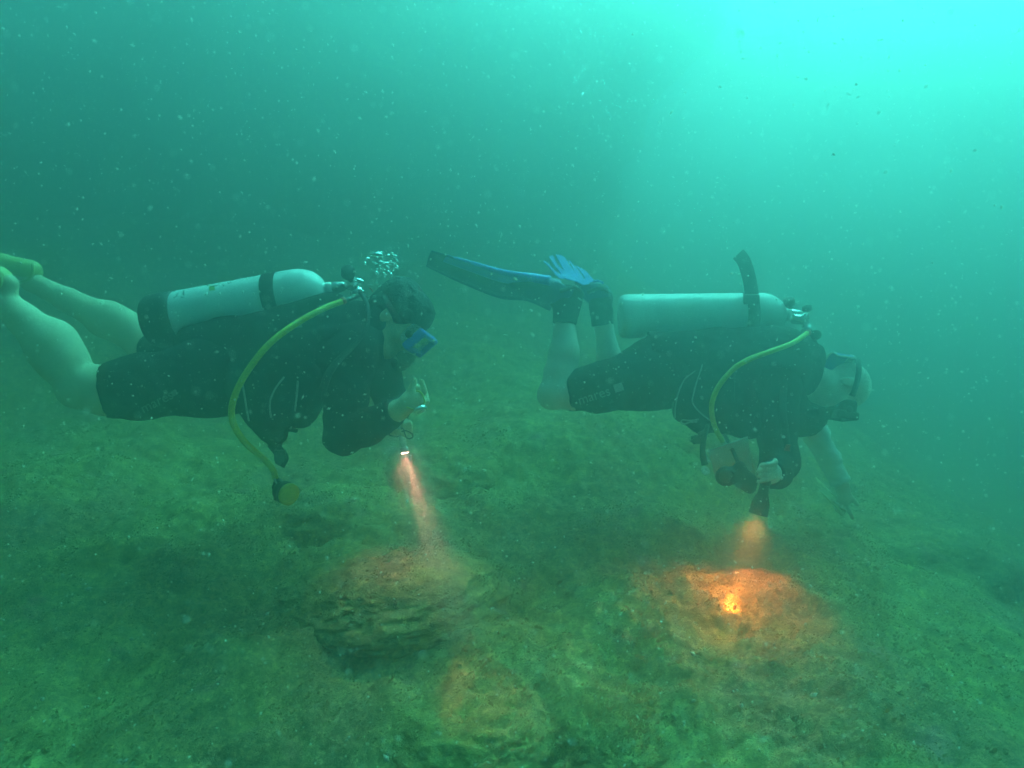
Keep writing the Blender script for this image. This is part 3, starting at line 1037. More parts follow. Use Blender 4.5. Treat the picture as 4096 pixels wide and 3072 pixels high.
    part('port_ring', tube([P(1478, 1152, 2.5), P(1486, 1158, 2.5), P(1491, 1168, 2.5)], 0.0022, 6, 4), RED, r)

    # mask
    build_mask(H, 'dive mask with blue frame on the dark haired diver', BLUE_SKIRT, SILICONE, RUBBER)

    # small silver torch held in the lower fist
    a, b = P(1598, 1690, 2.385), P(1619, 1812, 2.365)
    t1 = thing('dive_torch', 'small silver ribbed torch glowing pinkish white, held under the left diver\'s chest', 'torch', a, 'lit torches')
    L = (b - a).length
    dd = (b - a).normalized()
    prof = [(0, 0.008), (0.002, 0.0115)]
    for k in range(5):
        z = 0.006 + k * (L - 0.026) / 5
        prof += [(z, 0.0118), (z + 0.007, 0.0118), (z + 0.0075, 0.0102), (z + 0.0095, 0.0102)]
    part('barrel', lathe(a, dd, prof + [(L - 0.020, 0.0118)], 22), CHROME_M, t1)
    dl = (dd + Vector((0.02, -0.22, 0))).normalized()
    part('head', lathe(a + dd * (L - 0.022), dd, [(0, 0.0115), (0.006, 0.0150), (0.020, 0.0158), (0.021, 0.0135)], 24), CHROME_M, t1)
    part('lens', lathe(a + dd * (L - 0.003), dd, [(0, 0.0134), (0.003, 0.0128), (0.0045, 0.009), (0.005, 0.001)], 24), TORCH_A, t1)
    part('lanyard', tube([P(1602, 1730, 2.385), P(1622, 1722, 2.33), P(1648, 1735, 2.32), P(1650, 1750, 2.32), P(1632, 1754, 2.32), P(1622, 1742, 2.33), P(1614, 1716, 2.34), P(1604, 1712, 2.36)], 0.0022, 8, 6), RUBBER, t1)
    spot(b + dd * 0.004, P(1985, 2960, 1.80) - b, 21, 22, TORCH_A_COL, t1, 0.006, 1.0)
    spot(b + dd * 0.004, P(1660, 2300, 2.27) - b, 1.7, 100, TORCH_A_COL, t1, 0.012, 1.0)

    # silver disc on a yellow cord round the raised hand
    c0 = P(1676, 1628, 2.135)
    w = thing('hand_light', 'small silver disc on a yellow cord around the raised hand', 'hand light', c0)
    ax = Vector((0.42, -0.35, -0.84)).normalized()
    part('disc', lathe(c0, ax, [(0, 0.012), (0.002, 0.020), (0.010, 0.0215), (0.016, 0.0205), (0.017, 0.016)], 26), CHROME, w)
    part('face', lathe(c0 + ax * 0.0165, ax, [(0, 0.0155), (0.002, 0.012), (0.003, 0.001)], 22), WHITE_P, w)
    part('cord', tube([P(1666, 1563, 2.150), P(1682, 1568, 2.135), P(1693, 1585, 2.13), P(1698, 1608, 2.13), P(1690, 1618, 2.135)], 0.0028, 8, 6), HOSE_Y, w)
    part('cord', tube([P(1612, 1618, 2.165), P(1628, 1628, 2.155), P(1650, 1637, 2.14), P(1660, 1638, 2.135)], 0.0028, 8, 6), HOSE_Y, w)

    # yellow fins, mostly beyond the left edge
    for foot, lab in ((foot_n, 'yellow fin on the nearer foot, cut by the left edge of the picture'), (foot_f, 'yellow fin on the farther foot of the left diver, heel showing')):
        ank, toe = foot[0][0], foot[2][0]
        heel = foot[1][0]
        di = (toe - heel).normalized()
        fn = thing('swim_fin', lab, 'fin', heel, 'yellow fins')
        Fp = Field(V3(heel) - (0.42, 0.14, 0.14), V3(heel) + (0.12, 0.14, 0.2), 0.006)
        up = Vector((0.25, 0, 1)).normalized()
        hc = heel + Vector((0.022, 0, 0.014))
        Fp.cap(hc, heel + di * 0.12, 0.050, 0.054, 0.02)
        Fp.cap(heel + di * 0.10, toe + di * 0.04, 0.052, 0.032, 0.03)
        Fp.cap(ank + (ank - heel) * 0.1, ank + (ank - heel) * 1.4, 0.040, 0.042, 0.012, op='sub')
        part('foot_pocket', Fp.mesh(), FIN_Y, fn)
        part('pocket_rim', tube([hc + Vector((0.038, -0.030, 0.028)), hc + Vector((0.046, -0.045, -0.01)), hc + Vector((0.020, -0.052, -0.040)), hc + Vector((-0.030, -0.052, -0.044)), hc + Vector((-0.08, -0.050, -0.040))], 0.006, 8, 6), FIN_Y, fn)
        rows = []
        w0 = Vector((0, 1, 0))
        for k in range(9):
            tt = k / 8
            rows.append((toe + di * (0.02 + 0.42 * tt) + Vector((0, 0, -0.05 * tt * tt)), 0.05 + 0.06 * tt))
        part('blade', ribbon([q[0] for q in rows], (0, 1, 0), [2 * q[1] for q in rows], 0.008), FIN_Y, fn)
        for sgn in (-1, 1):
            part('side_rail', tube([q[0] + w0 * sgn * q[1] for q in rows], [0.014, 0.006], 8, 2), FIN_Y, fn)
    return body

def build_mask(H, label, frame_mat, skirt_mat, strap_mat, pad=None, deep=0.0):
    """mask in the head's frame: skirt, frame, lens, strap"""
    m = thing('dive_mask', label, 'dive mask', H.at(0.10, 0, 0.005), 'dive masks')
    z0 = 0.012
    F = Field(V3(H.c) - 0.20, V3(H.c) + 0.20, 0.0035)
    F.box(H.at(0.092 - deep, 0, z0), (0.030 + deep, 0.068, 0.040 + deep * 0.5), H.axes, 0.022, 0.0)
    F.cap(H.at(0.100, 0, -0.010), H.at(0.118, 0, -0.034), 0.026, 0.024, 0.02)          # nose pocket
    F.box(H.at(0.100, 0, z0), (0.060, 0.058, 0.030), H.axes, 0.018, 0.004, op='sub')
    sk = part('skirt', F.mesh(), skirt_mat, m)
    F = Field(V3(H.c) - 0.20, V3(H.c) + 0.20, 0.0035)
    F.box(H.at(0.120, 0, z0 + 0.002), (0.017, 0.076, 0.046), H.axes, 0.008, 0.0)
    F.box(H.at(0.120, 0, z0 + 0.003), (0.040, 0.060, 0.029), H.axes, 0.010, 0.002, op='sub')
    part('frame', F.mesh(), frame_mat, m)
    q = [H.at(0.121, a * 0.065, z0 + 0.003 + b * 0.034) for a, b in ((-1, -.7), (-.8, -1), (.8, -1), (1, -.7), (1, .7), (.8, 1), (-.8, 1), (-1, .7))]
    part('lens', slab(q, H.f, 0.004), LENS, m, False)
    pts, sides = [], []
    for k in range(25):
        a = math.radians(62 + 236 * k / 24)
        pts.append(H.at(0.118 * math.cos(a) - 0.012, 0.096 * math.sin(a), z0 + 0.02 * math.sin(math.pi * k / 24)))
    part('strap', ribbon(pts, H.u, 0.022, 0.004), strap_mat, m)
    for s in (-1, 1):
        part('buckle', lathe(H.at(0.098, s * 0.078, z0), H.r * s, [(0, 0.010), (0.004, 0.014), (0.008, 0.012), (0.009, 0.004)], 14), RUBBER, m)
    if pad:
        pad(m, H, z0)
    return m

def spot(loc, direction, energy, cone_deg, color, parent, radius, blend):
    ld = bpy.data.lights.new('torch_beam', 'SPOT')
    ld.energy = energy
    ld.color = color
    ld.spot_size = math.radians(cone_deg)
    ld.spot_blend = blend
    ld.shadow_soft_size = radius
    o = bpy.data.objects.new('torch_beam', ld)
    o.parent = parent
    o.location = Vector(loc) - root_loc(parent)
    o.rotation_euler = (-Vector(direction)).to_track_quat('Z', 'Y').to_euler()
    col.objects.link(o)
    return o

GREY_REG = mat('grey_regulator_plastic', (0.20, 0.21, 0.21), (0.13, 0.14, 0.14), 30, 0.4)
CHROME_M = mat('ribbed_aluminium', (0.72, 0.73, 0.72), (0.60, 0.62, 0.62), 40, 0.35, metal=0.6)
TORCH_A_COL = (1.0, 0.36, 0.26)
TORCH_B_COL = (1.0, 0.30, 0.07)
TORCH_A = mat_emit('torch_lens_pinkish', (1.0, 0.55, 0.45), 9.0)
TORCH_B = mat_emit('torch_lens_orange', (1.0, 0.50, 0.22), 6.0)
build_left_diver()
# ================================================================== diver on the right
def build_right_diver():
    hip_n = limb([(2640, 1490, 2.92, 0.130), (2580, 1515, 2.87, 0.112), (2400, 1548, 2.83, 0.082), (2290, 1568, 2.81, 0.064), (2215, 1572, 2.80, 0.056)])
    shin_n = limb([(2215, 1572, 2.80, 0.056), (2232, 1490, 2.82, 0.054), (2250, 1415, 2.84, 0.052), (2258, 1330, 2.87, 0.042), (2260, 1265, 2.89, 0.037)])
    hip_f = limb([(2640, 1480, 2.98, 0.125), (2580, 1490, 3.04, 0.108), (2490, 1510, 3.12, 0.080), (2440, 1520, 3.20, 0.058)])
    shin_f = limb([(2440, 1520, 3.20, 0.056), (2436, 1430, 3.20, 0.054), (2415, 1310, 3.20, 0.040), (2405, 1270, 3.20, 0.037)])
    torso = limb([(2640, 1490, 2.95, 0.135), (2800, 1490, 2.95, 0.125), (2960, 1475, 2.95, 0.142), (3080, 1465, 2.95, 0.135), (3160, 1470, 2.95, 0.100)])
    neck = limb([(3140, 1475, 2.95, 0.080), (3290, 1530, 2.95, 0.060)])
    arm_n = limb([(3110, 1550, 2.80, 0.078), (3105, 1680, 2.77, 0.066), (3118, 1850, 2.74, 0.058), (3100, 1888, 2.64, 0.050), (3078, 1893, 2.56, 0.036)])
    arm_f = limb([(3140, 1550, 3.10, 0.075), (3205, 1650, 3.13, 0.060), (3262, 1735, 3.14, 0.050), (3318, 1840, 3.12, 0.042), (3366, 1940, 3.10, 0.030)])
    c = P(3365, 1548, 2.95)
    H = HeadFrame(c, (P(3365 - 14, 1548 + 100, 2.93) - c, P(3365 + 100, 1548 - 14, 2.95) - c))

    t = thing('person', 'bald diver in black wetsuit and blue fins, pale sleeved arm reaching down', 'person', P(2640, 1490, 2.95), 'divers')
    lo, hi = bounds([hip_n, shin_n, hip_f, shin_f, torso, arm_n, arm_f, [(H.c, 0.16), (P(2120, 1140, 2.9), 0.04), (P(2330, 1140, 3.25), .04), (P(3420, 2080, 3.1), .03)]])
    F = Field(lo, hi, 0.0065)
    for s in (hip_n, hip_f, torso, neck):
        chain(F, s, 0.05)
    F.cap(P(2980, 1480, 2.86), P(3100, 1490, 2.84), 0.115, 0.085, 0.06)
    F.cap(P(2980, 1480, 3.04), P(3100, 1490, 3.06), 0.115, 0.085, 0.06)
    for s in (shin_n, shin_f, arm_n, arm_f):
        chain(F, s, 0.02)
    F.ell(P(2268, 1420, 2.85), (0.045, 0.045, 0.08), None, 0.04)
    F.ell(P(2200, 1590, 2.80), (0.040, 0.045, 0.040), None, 0.04)
    chain(F, limb([(2260, 1265, 2.89, 0.037), (2275, 1195, 2.90, 0.038), (2150, 1150, 2.91, 0.028)]), 0.02)
    chain(F, limb([(2405, 1270, 3.20, 0.037), (2400, 1185, 3.22, 0.038), (2330, 1140, 3.28, 0.028)]), 0.02)
    head_field(F, H, 1.0)
    # far hand: palm, pointing finger, thumb, curled fingers
    y = 3.09
    F.cap(P(3368, 1945, 3.10), P(3380, 1992, y), 0.029, 0.034, 0.02, flat=((0, 1, 0), 0.72))
    finger(F, [P(3383, 2008, y), P(3396, 2042, y - 0.008), P(3410, 2073, y)], 0.0115, 0.0085)
    finger(F, [P(3392, 1978, y), P(3414, 2000, y - 0.015), P(3430, 2019, y - 0.012)], 0.0125, 0.0095)
    finger(F, [P(3372, 2008, y + 0.01), P(3378, 2044, y + 0.02), P(3366, 2056, y - 0.01), P(3356, 2040, y - 0.03)], 0.0110, 0.0085)
    finger(F, [P(3362, 2002, y + 0.015), P(3360, 2036, y + 0.025), P(3348, 2042, y - 0.01), P(3342, 2024, y - 0.03)], 0.0105, 0.008)
    finger(F, [P(3354, 1994, y + 0.015), P(3346, 2020, y + 0.02), P(3336, 2020, y - 0.01), P(3334, 2006, y - 0.025)], 0.0095, 0.0075)
    # near hand closed on the torch handle
    F.cap(P(3078, 1893, 2.56), P(3076, 1888, 2.515), 0.034, 0.034, 0.02)
    for k in range(4):
        q = 1846 + 21 * k
        finger(F, [P(3100 - 3 * k, q - 4, 2.52), P(3104 - 4 * k, q + 2, 2.455), P(3072 - 4 * k, q + 12, 2.430), P(3046 - 5 * k + 3 * (k == 3), q + 18, 2.446)], 0.0092, 0.0075, 0.002)
    finger(F, [P(3078, 1862, 2.53), P(3050, 1862, 2.485), P(3036, 1886, 2.455)], 0.0125, 0.0095, 0.004)
    part('body', F.mesh(), SKIN_B, t)

    g = 0.010
    F = Field(lo, hi, 0.0075)
    chain(F, hip_n[:3], 0.05, g)
    F.cap(hip_n[2][0], along(hip_n, 0.42)[0], hip_n[2][1] + g + 0.004, along(hip_n, 0.42)[1] + g + 0.006, 0.05, cut='b')
    chain(F, hip_f[:3], 0.05, g)
    F.cap(hip_f[2][0], along(hip_f, 0.42)[0], hip_f[2][1] + g + 0.004, along(hip_f, 0.42)[1] + g + 0.006, 0.05, cut='b')
    chain(F, torso, 0.05, g)
    F.cap(neck[0][0], neck[0][0].lerp(neck[1][0], 0.72), neck[0][1] + g, neck[1][1] + g, 0.05, cut='b')
    F.cap(P(2980, 1480, 2.86), P(3100, 1490, 2.84), 0.115 + g, 0.085 + g, 0.06)
    F.cap(P(2980, 1480, 3.04), P(3100, 1490, 3.06), 0.115 + g, 0.085 + g, 0.06)
    chain(F, arm_n[:-1], 0.02, g + 0.004)
    F.cap(arm_n[-2][0], along(arm_n, 0.75)[0], arm_n[-2][1] + g, along(arm_n, 0.75)[1] + g, 0.02, cut='b')
    F.cap(arm_f[0][0], arm_f[1][0], arm_f[0][1] + g + 0.008, arm_f[1][1] + g + 0.010, 0.03)
    F.cap(arm_f[1][0], arm_f[1][0].lerp(arm_f[2][0], 0.75), arm_f[1][1] + g + 0.010, arm_f[2][1] + g + 0.014, 0.03, cut='b')
    F.wrinkle(0.0045, 24, 3)
    suit = F.mesh()
    ws = part('wetsuit', suit, SUIT, t)
    sb = bvh_of(suit)
    lg = refine(text_geo('mares', 0.62), 1)
    sq = refine((np.array([(-.5, -.45, 0), (.5, -.45, 0), (.5, .45, 0), (-.5, .45, 0)]), [(0, 1, 2, 3)]), 2)
    part('leg_print', print_on(sb, lg, 2376, 1583, -0.31, 88, 0.002, 2.76), INK_G2, ws)
    part('leg_print', print_on(sb, sq, 2474, 1550, -0.31, 36, 0.002, 2.76), INK_G2, ws)
    # pale sleeve on the far arm with a gathered cuff
    F = Field(lo, hi, 0.006)
    F.cap(arm_f[1][0], arm_f[2][0], arm_f[1][1] + 0.006, arm_f[2][1] + 0.006, 0.02)
    F.cap(arm_f[2][0], arm_f[3][0], arm_f[2][1] + 0.006, arm_f[3][1] + 0.006, 0.02)
    F.cap(arm_f[3][0], along(arm_f, 0.90)[0], arm_f[3][1] + 0.006, arm_f[4][1] + 0.009, 0.015, cut='b')
    ca = (arm_f[4][0] - arm_f[3][0]).normalized()
    F.cap(along(arm_f, 0.80)[0], along(arm_f, 0.92)[0], 0.044, 0.043, 0.012, cut='ab')
    F.wrinkle(0.005, 26, 3, (0.6, 1, 1.6))
    part('sleeve', F.mesh(), SLEEVE, t)
    # boots
    for ank, pts in ((shin_n, [(2258, 1296, 2.88, 0.050), (2264, 1235, 2.89, 0.048), (2278, 1192, 2.90, 0.050), (2150, 1152, 2.91, 0.038)]), (shin_f, [(2412, 1300, 3.20, 0.050), (2405, 1240, 3.20, 0.048), (2402, 1185, 3.22, 0.050), (2330, 1142, 3.28, 0.038)])):
        s = limb(pts)
        lo_, hi_ = bounds([s], 0.04)
        F = Field(lo_, hi_, 0.006)
        F.cap(s[1][0], s[0][0], s[1][1], s[0][1], 0.02, cut='b')
        chain(F, s[1:], 0.025)
        F.wrinkle(0.004, 30, 3)
        part('boot', F.mesh(), SUIT, t)

    # vest
    v = thing('buoyancy_vest', 'black dive vest with two pale piping lines and a white clip on the right diver', 'dive vest', P(2900, 1500, 2.9), 'dive vests')
    F = Field(V3(P(2600, 1250, 3.35)) - (0.1, 0.80, 0.66), V3(P(3260, 1250, 3.35)) + (0.15, 0.05, 0.05), 0.0075)
    F.D[:] = 0.3
    g = 0.030
    F.cap(P(2790, 1490, 2.95), P(3080, 1465, 2.95), 0.125 + g, 0.140 + g, 0.05)
    F.cap(P(2900, 1490, 2.86), P(3080, 1490, 2.84), 0.115 + g, 0.10 + g, 0.05)
    F.cap(P(2900, 1490, 3.04), P(3080, 1490, 3.06), 0.115 + g, 0.10 + g, 0.05)
    F.cap(P(2620, 1395, 2.88), P(3130, 1390, 2.86), 0.070, 0.080, 0.05)
    F.cap(P(2620, 1395, 3.08), P(3130, 1390, 3.10), 0.070, 0.080, 0.05)
    F.cap(P(3080, 1420, 2.95), P(3230, 1440, 2.95), 0.11, 0.075, 0.05)
    F.cap(P(2790, 1580, 2.80), P(2950, 1600, 2.78), 0.090, 0.085, 0.05)
    F.cap(P(2750, 1640, 2.80), P(2800, 1690, 2.79), 0.050, 0.048, 0.05)
    F.cap(P(2890, 1660, 2.78), P(2990, 1700, 2.78), 0.060, 0.060, 0.05)
    F.cap(P(2790, 1580, 3.10), P(2950, 1600, 3.12), 0.085, 0.080, 0.05)
    F.box(P(2930, 1640, 2.74), (0.075, 0.03, 0.055), None, 0.025, 0.03)
    F.cap(P(3110, 1560, 2.60), P(3110, 1560, 3.25), 0.085, 0.085, 0.03, op='sub')
    F.wrinkle(0.010, 11, 4)
    vg = F.mesh()
    part('shell', vg, VEST, v)
    vb = bvh_of(vg)
    for pts in ([(2782, 1486), (2752, 1508), (2733, 1532), (2714, 1580), (2703, 1632), (2702, 1670)], [(2810, 1459), (2800, 1492), (2787, 1528), (2776, 1570), (2770, 1608), (2795, 1645), (2841, 1681)], [(2935, 1475), (2937, 1530), (2935, 1600)]):
        part('piping', tube([cast(x, y_, vb, 0.003, 2.75) for x, y_ in pts], 0.0028, 8, 6), PIPING if pts[0][0] < 2900 else VEST_L, v)
    part('white_clip', tube([cast(2792, 1676, vb, 0.008, 2.72), cast(2760, 1678, vb, 0.008, 2.72), cast(2735, 1676, vb, 0.008, 2.72), cast(2728, 1684, vb, 0.008, 2.72), cast(2740, 1690, vb, 0.008, 2.72), cast(2760, 1684, vb, 0.008, 2.72), cast(2788, 1684, vb, 0.008, 2.72)], 0.0032, 8, 6), PIPING, v)
    part('strap', ribbon(catmull([P(2840, 1695, 2.72), P(2812, 1730, 2.71), P(2795, 1752, 2.71), P(2768, 1762, 2.71)], 5), (0.6, 0, 0.7), [0.03] * 11 + [0.034] * 4 + [0.03], 0.006), WEB, v)
    part('buckle', slab([P(2758, 1764, 2.71), P(2806, 1732, 2.71), P(2826, 1745, 2.71), P(2812, 1772, 2.71), P(2790, 1774, 2.71)], (0, 1, 0), 0.016), RUBBER, v, False)

    # tank with a loose strap end standing up
    tk, cyl, d, n, tb = tank('grey scuba tank with a loose strap end standing up, on the right diver', P(2478, 1266, 3.0), P(3140, 1258, 3.0), 0.093, ALU_B, 0.0, 0.770)
    st = catmull([P(3008, 1182, 2.96), P(3000, 1130, 2.95), P(2988, 1080, 2.95), P(2972, 1040, 2.95), P(2952, 1016, 2.95)], 6)
    part('loose_strap', ribbon(st, (1, 0, 0.15), 0.056, 0.005), WEB, tk)
    part('band_buckle', slab([P(2975, 1178, 2.905), P(3036, 1178, 2.905), P(3036, 1215, 2.90), P(2975, 1215, 2.90)], (0, 1, 0.4), 0.016), RUBBER, tk, False)
    part('knob', lathe(P(3160, 1230, 2.98), P(3152, 1170, 2.94) - P(3160, 1230, 2.98), [(0, 0.010), (0.014, 0.014), (0.018, 0.024), (0.042, 0.023), (0.046, 0.014)], 14), RUBBER, tk)

    r = thing('regulator', 'regulator with yellow hose curving down the right diver\'s side', 'regulator', P(3200, 1290, 2.95), 'regulators')
    part('first_stage', merge(lathe(P(3210, 1255, 2.96), P(3232, 1345, 2.94) - P(3210, 1255, 2.96), [(0, 0.010), (0.004, 0.022), (0.026, 0.023), (0.030, 0.017), (0.056, 0.017), (0.060, 0.023), (0.078, 0.022), (0.084, 0.008)], 22),
                              lathe(P(3160, 1275, 2.96), P(3220, 1280, 2.94) - P(3160, 1275, 2.96), [(0, 0.012), (0.01, 0.020), (0.05, 0.020), (0.06, 0.012)], 16)), CHROME, r)
    part('dust_cap', lathe(P(3226, 1222, 2.93), P(3232, 1252, 2.92) - P(3226, 1222, 2.93), [(0, 0.010), (0.004, 0.020), (0.022, 0.020), (0.026, 0.012)], 16), RUBBER, r)
    part('swivel', lathe(P(3262, 1340, 2.95), P(3272, 1338, 2.90) - P(3262, 1340, 2.95), [(-0.02, 0.010), (-0.016, 0.021), (0.016, 0.021), (0.02, 0.010)], 18), RUBBER, r)
    hp = [P(*q) for q in [(3230, 1332, 2.82), (3170, 1372, 2.73), (3080, 1406, 2.66), (2990, 1440, 2.635), (2930, 1480, 2.63), (2875, 1545, 2.63), (2848, 1612, 2.62), (2850, 1672, 2.63), (2866, 1722, 2.66), (2890, 1765, 2.68)]]
    part('yellow_hose', tube(hp, 0.0100, 12, 8), HOSE_Y, r)
    part('hose_ring', lathe(hp[0], hp[1] - hp[0], [(-0.010, 0.008), (-0.008, 0.013), (0.003, 0.013), (0.005, 0.008)], 14), RED, r)
    part('hose_ring', lathe(P(3212, 1398, 2.88), P(3236, 1400, 2.88) - P(3212, 1398, 2.88), [(0, 0.006), (0.001, 0.0045), (0.024, 0.0045), (0.025, 0.003)], 10), RED, r)
    part('black_hose', tube([P(3236, 1350, 2.93), P(3232, 1400, 2.88), P(3190, 1470, 2.80), P(3140, 1540, 2.72), P(3130, 1640, 2.66), P(3140, 1720, 2.66)], [0.007, 0.008, 0.010, 0.013, 0.014, 0.014], 10, 8), RUBBER, r)
    inf = part('inflator', merge(tube([P(3136, 1715, 2.65), P(3142, 1750, 2.65), P(3150, 1800, 2.65)], [0.013, 0.016, 0.012], 10, 4)), RUBBER, r)
    part('red_button', slab([P(3138, 1802, 2.63), P(3144, 1784, 2.63), P(3148, 1777, 2.63), P(3161, 1779, 2.63), P(3157, 1790, 2.63), P(3157, 1804, 2.63)], (0, 1, 0), 0.012), RED, inf, False)
    part('white_ball', lathe(P(3134, 1741, 2.63), (0, 0, -1), [(0, 0.001), (0.002, 0.005), (0.006, 0.0065), (0.010, 0.005), (0.012, 0.001)], 12), WHITE_P, inf)
    m0 = H.at(0.098, 0, -0.066)
    ms = part('mouth_stage', lathe(m0, H.f, [(0, 0.014), (0.016, 0.016), (0.022, 0.034), (0.036, 0.037), (0.048, 0.034), (0.056, 0.022), (0.058, 0.004)], 28), RUBBER, r)
    part('exhaust_tee', tube([m0 + H.f * 0.03 + H.r * -0.05 - H.u * 0.030, m0 + H.f * 0.034 - H.u * 0.044, m0 + H.f * 0.03 + H.r * 0.05 - H.u * 0.030], [0.014, 0.018, 0.014], 10, 6), RUBBER, ms)
    part('black_hose', tube([P(3240, 1330, 2.97), P(3270, 1400, 3.08), P(3270, 1560, 3.12), P(3270, 1680, 3.06), m0 + H.f * 0.034 - H.u * 0.03], 0.008, 10, 8), RUBBER, r)

    def pad(m, H, z0):
        pts = []
        for k in range(13):
            a = math.radians(180 - 46 + 92 * k / 12 + 14)
            pts.append(H.at(0.124 * math.cos(a) - 0.012, 0.100 * math.sin(a), z0 - 0.030))
        b = part('strap_pad', ribbon(pts, H.u, 0.074, 0.005), BLUE_PAD, m)
        out = [p + H.u * 0.037 for p in pts] + [p - H.u * 0.037 for p in reversed(pts)]
        out.append(out[0])
        part('pad_rim', tube([p + (p - H.c).normalized() * 0.003 for p in out], 0.0042, 8, 1, curve=False), WHITE_P, b)
    build_mask(H, 'black dive mask with blue and white strap pad on the bald diver', RUBBER, RUBBER, RUBBER, pad, 0.006)

    # torch: dark, flared, pointing down
    a, b = P(3062, 1930, 2.470), P(3032, 2058, 2.455)
    t2 = thing('dive_torch', 'large dark flared torch pointing down from the right diver\'s fist', 'torch', a, 'lit torches')
    dd = (b - a).normalized(); L = (b - a).length
    part('handle', lathe(a - dd * 0.075, dd, [(0, 0.012), (0.003, 0.017), (0.065, 0.017), (0.070, 0.019), (0.085, 0.018)], 24), RUBBER, t2)
    part('head', lathe(a, dd, [(0, 0.016), (L * 0.35, 0.019), (L * 0.5, 0.026), (L * 0.62, 0.031), (L * 0.97, 0.033), (L, 0.0325), (L, 0.0285), (L - 0.012, 0.026)], 30), RUBBER, t2)
    part('lens', lathe(a + dd * (L - 0.010), dd, [(0, 0.026), (0.003, 0.0255), (0.0035, 0.001)], 26), TORCH_B, t2)
    spot(b + dd * 0.004, P(2905, 2490, 2.29) - b, 60, 11, TORCH_B_COL, t2, 0.012, 1.0)
    spot(b + dd * 0.004, P(2900, 2490, 2.29) - b, 3.6, 46, TORCH_B_COL, t2, 0.015, 1.0)
    spot(b + dd * 0.004, P(2890, 2500, 2.28) - b, 3.6, 124, TORCH_B_COL, t2, 0.02, 1.0)

    # writing slate clipped to the vest
    s = thing('slate', 'flat pale writing slate hanging beside the right diver\'s arm', 'slate', P(2910, 1830, 2.62))
    q = [P(2833, 1803, 2.60), P(2990, 1747, 2.62), P(3010, 1880, 2.70), P(2866, 1925, 2.68)]
    nn = (q[1] - q[0]).cross(q[3] - q[0])
    part('board', slab(q, nn, 0.006), SLATE, s, False)
    part('pale_edge', tube([q[0] + Vector((0, -0.004, 0)), q[1] + Vector((0, -0.004, 0))], 0.0026, 6, 2), PIPING, s)

    # dark instrument console hanging in front of the slate
    g = thing('gauge_console', 'black gauge console hanging in front of the pale slate', 'gauge console', P(2950, 1900, 2.55))
    F = Field(V3(P(2950, 1905, 2.52)) - (0.13, 0.08, 0.1), V3(P(2950, 1905, 2.52)) + (0.13, 0.08, 0.1), 0.004)
    F.ell(P(2905, 1905, 2.53), (0.040, 0.022, 0.038), None, 0.01)
    F.ell(P(2985, 1925, 2.50), (0.042, 0.022, 0.032), None, 0.01)
    F.cap(P(2960, 1868, 2.52), P(3000, 1955, 2.50), 0.022, 0.018, 0.02)
    F.cap(P(2900, 1905, 2.52), P(2990, 1925, 2.50), 0.018, 0.018, 0.02)
    F.ell(P(2905, 1903, 2.508), (0.028, 0.010, 0.026), None, 0.004, op='sub')
    part('housing', F.mesh(), RUBBER, g)
    part('dial', lathe(P(2905, 1903, 2.514), (0, -1, 0.1), [(0, 0.026), (0.002, 0.025), (0.003, 0.002)], 20), DIAL, g)
    part('hose', tube([P(2960, 1868, 2.52), P(2930, 1800, 2.62), P(2900, 1740, 2.70)], 0.008, 8, 6), RUBBER, g)
    # hanging depth gauge with its white oval
    w = thing('hanging_gauge', 'dark hanging hose end with a bright white oval cap below the right diver', 'gauge', P(2815, 1880, 2.60))
    part('hose', tube([P(2830, 1700, 2.70), P(2812, 1775, 2.64), P(2812, 1820, 2.61), P(2820, 1860, 2.60)], [0.008, 0.010, 0.012, 0.013], 10, 6), RUBBER, w)
    oc = P(2818, 1885, 2.585)
    part('white_cap', lathe(oc, Vector((0.25, -0.75, 0.55)), [(0, 0.012), (0.003, 0.017), (0.007, 0.018), (0.010, 0.013), (0.010, 0.005), (0.006, 0.004)], 22), WHITE_P, w)
    part('white_stud', lathe(P(2834, 1846, 2.59), Vector((0.2, -0.6, 0.7)), [(0, 0.006), (0.003, 0.007), (0.006, 0.001)], 14), WHITE_P, w)

    # pale pointed strips held in the reaching hand
    k = thing('pointed_tool', 'two thin pale yellow pointed strips held in the reaching hand', 'tool', P(3340, 1985, 3.06))
    for a_, b_, w_ in (((3268, 1920, 3.03), (3340, 1984, 3.06), 0.046), ((3279, 1966, 3.02), (3370, 2048, 3.06), 0.040)):
        A, B = P(*a_), P(*b_)
        dr = (B - A).normalized()
        nr = Vector((0.30, -0.35, 0.89))
        sd_ = dr.cross(nr).normalized()
        part('strip', slab([A - sd_ * w_ * 0.5, A.lerp(B, 0.45) - sd_ * w_ * 0.6, B - sd_ * 0.0015, B + sd_ * 0.0015, A.lerp(B, 0.45) + sd_ * w_ * 0.5, A + sd_ * w_ * 0.3], nr, 0.004), TOOL, k, False)

    # near fin: dark blade seen from below with a blue rail along its far side
    f1 = thing('swim_fin', 'long dark fin with a blue stripe trailing behind the right diver', 'fin', P(2270, 1180, 2.90), 'blue fins')
    F = Field(V3(P(2180, 1165, 2.9)) - (0.22, 0.14, 0.13), V3(P(2180, 1165, 2.9)) + (0.19, 0.14, 0.13), 0.005)
    F.cap(P(2262, 1180, 2.90), P(2130, 1145, 2.91), 0.058, 0.048, 0.03)
    F.cap(P(2130, 1145, 2.91), P(2060, 1135, 2.92), 0.046, 0.026, 0.03)
    F.box(P(2295, 1150, 2.90), (0.05, 0.04, 0.045), None, 0.02, 0.01, op='sub')
    part('foot_pocket', F.mesh(), FIN_K, f1)
    near = catmull([P(2205, 1232, 2.99), P(2110, 1194, 3.00), P(2000, 1184, 3.01), P(1870, 1136, 3.03), P(1770, 1092, 3.05), P(1706, 1062, 3.06)], 6)
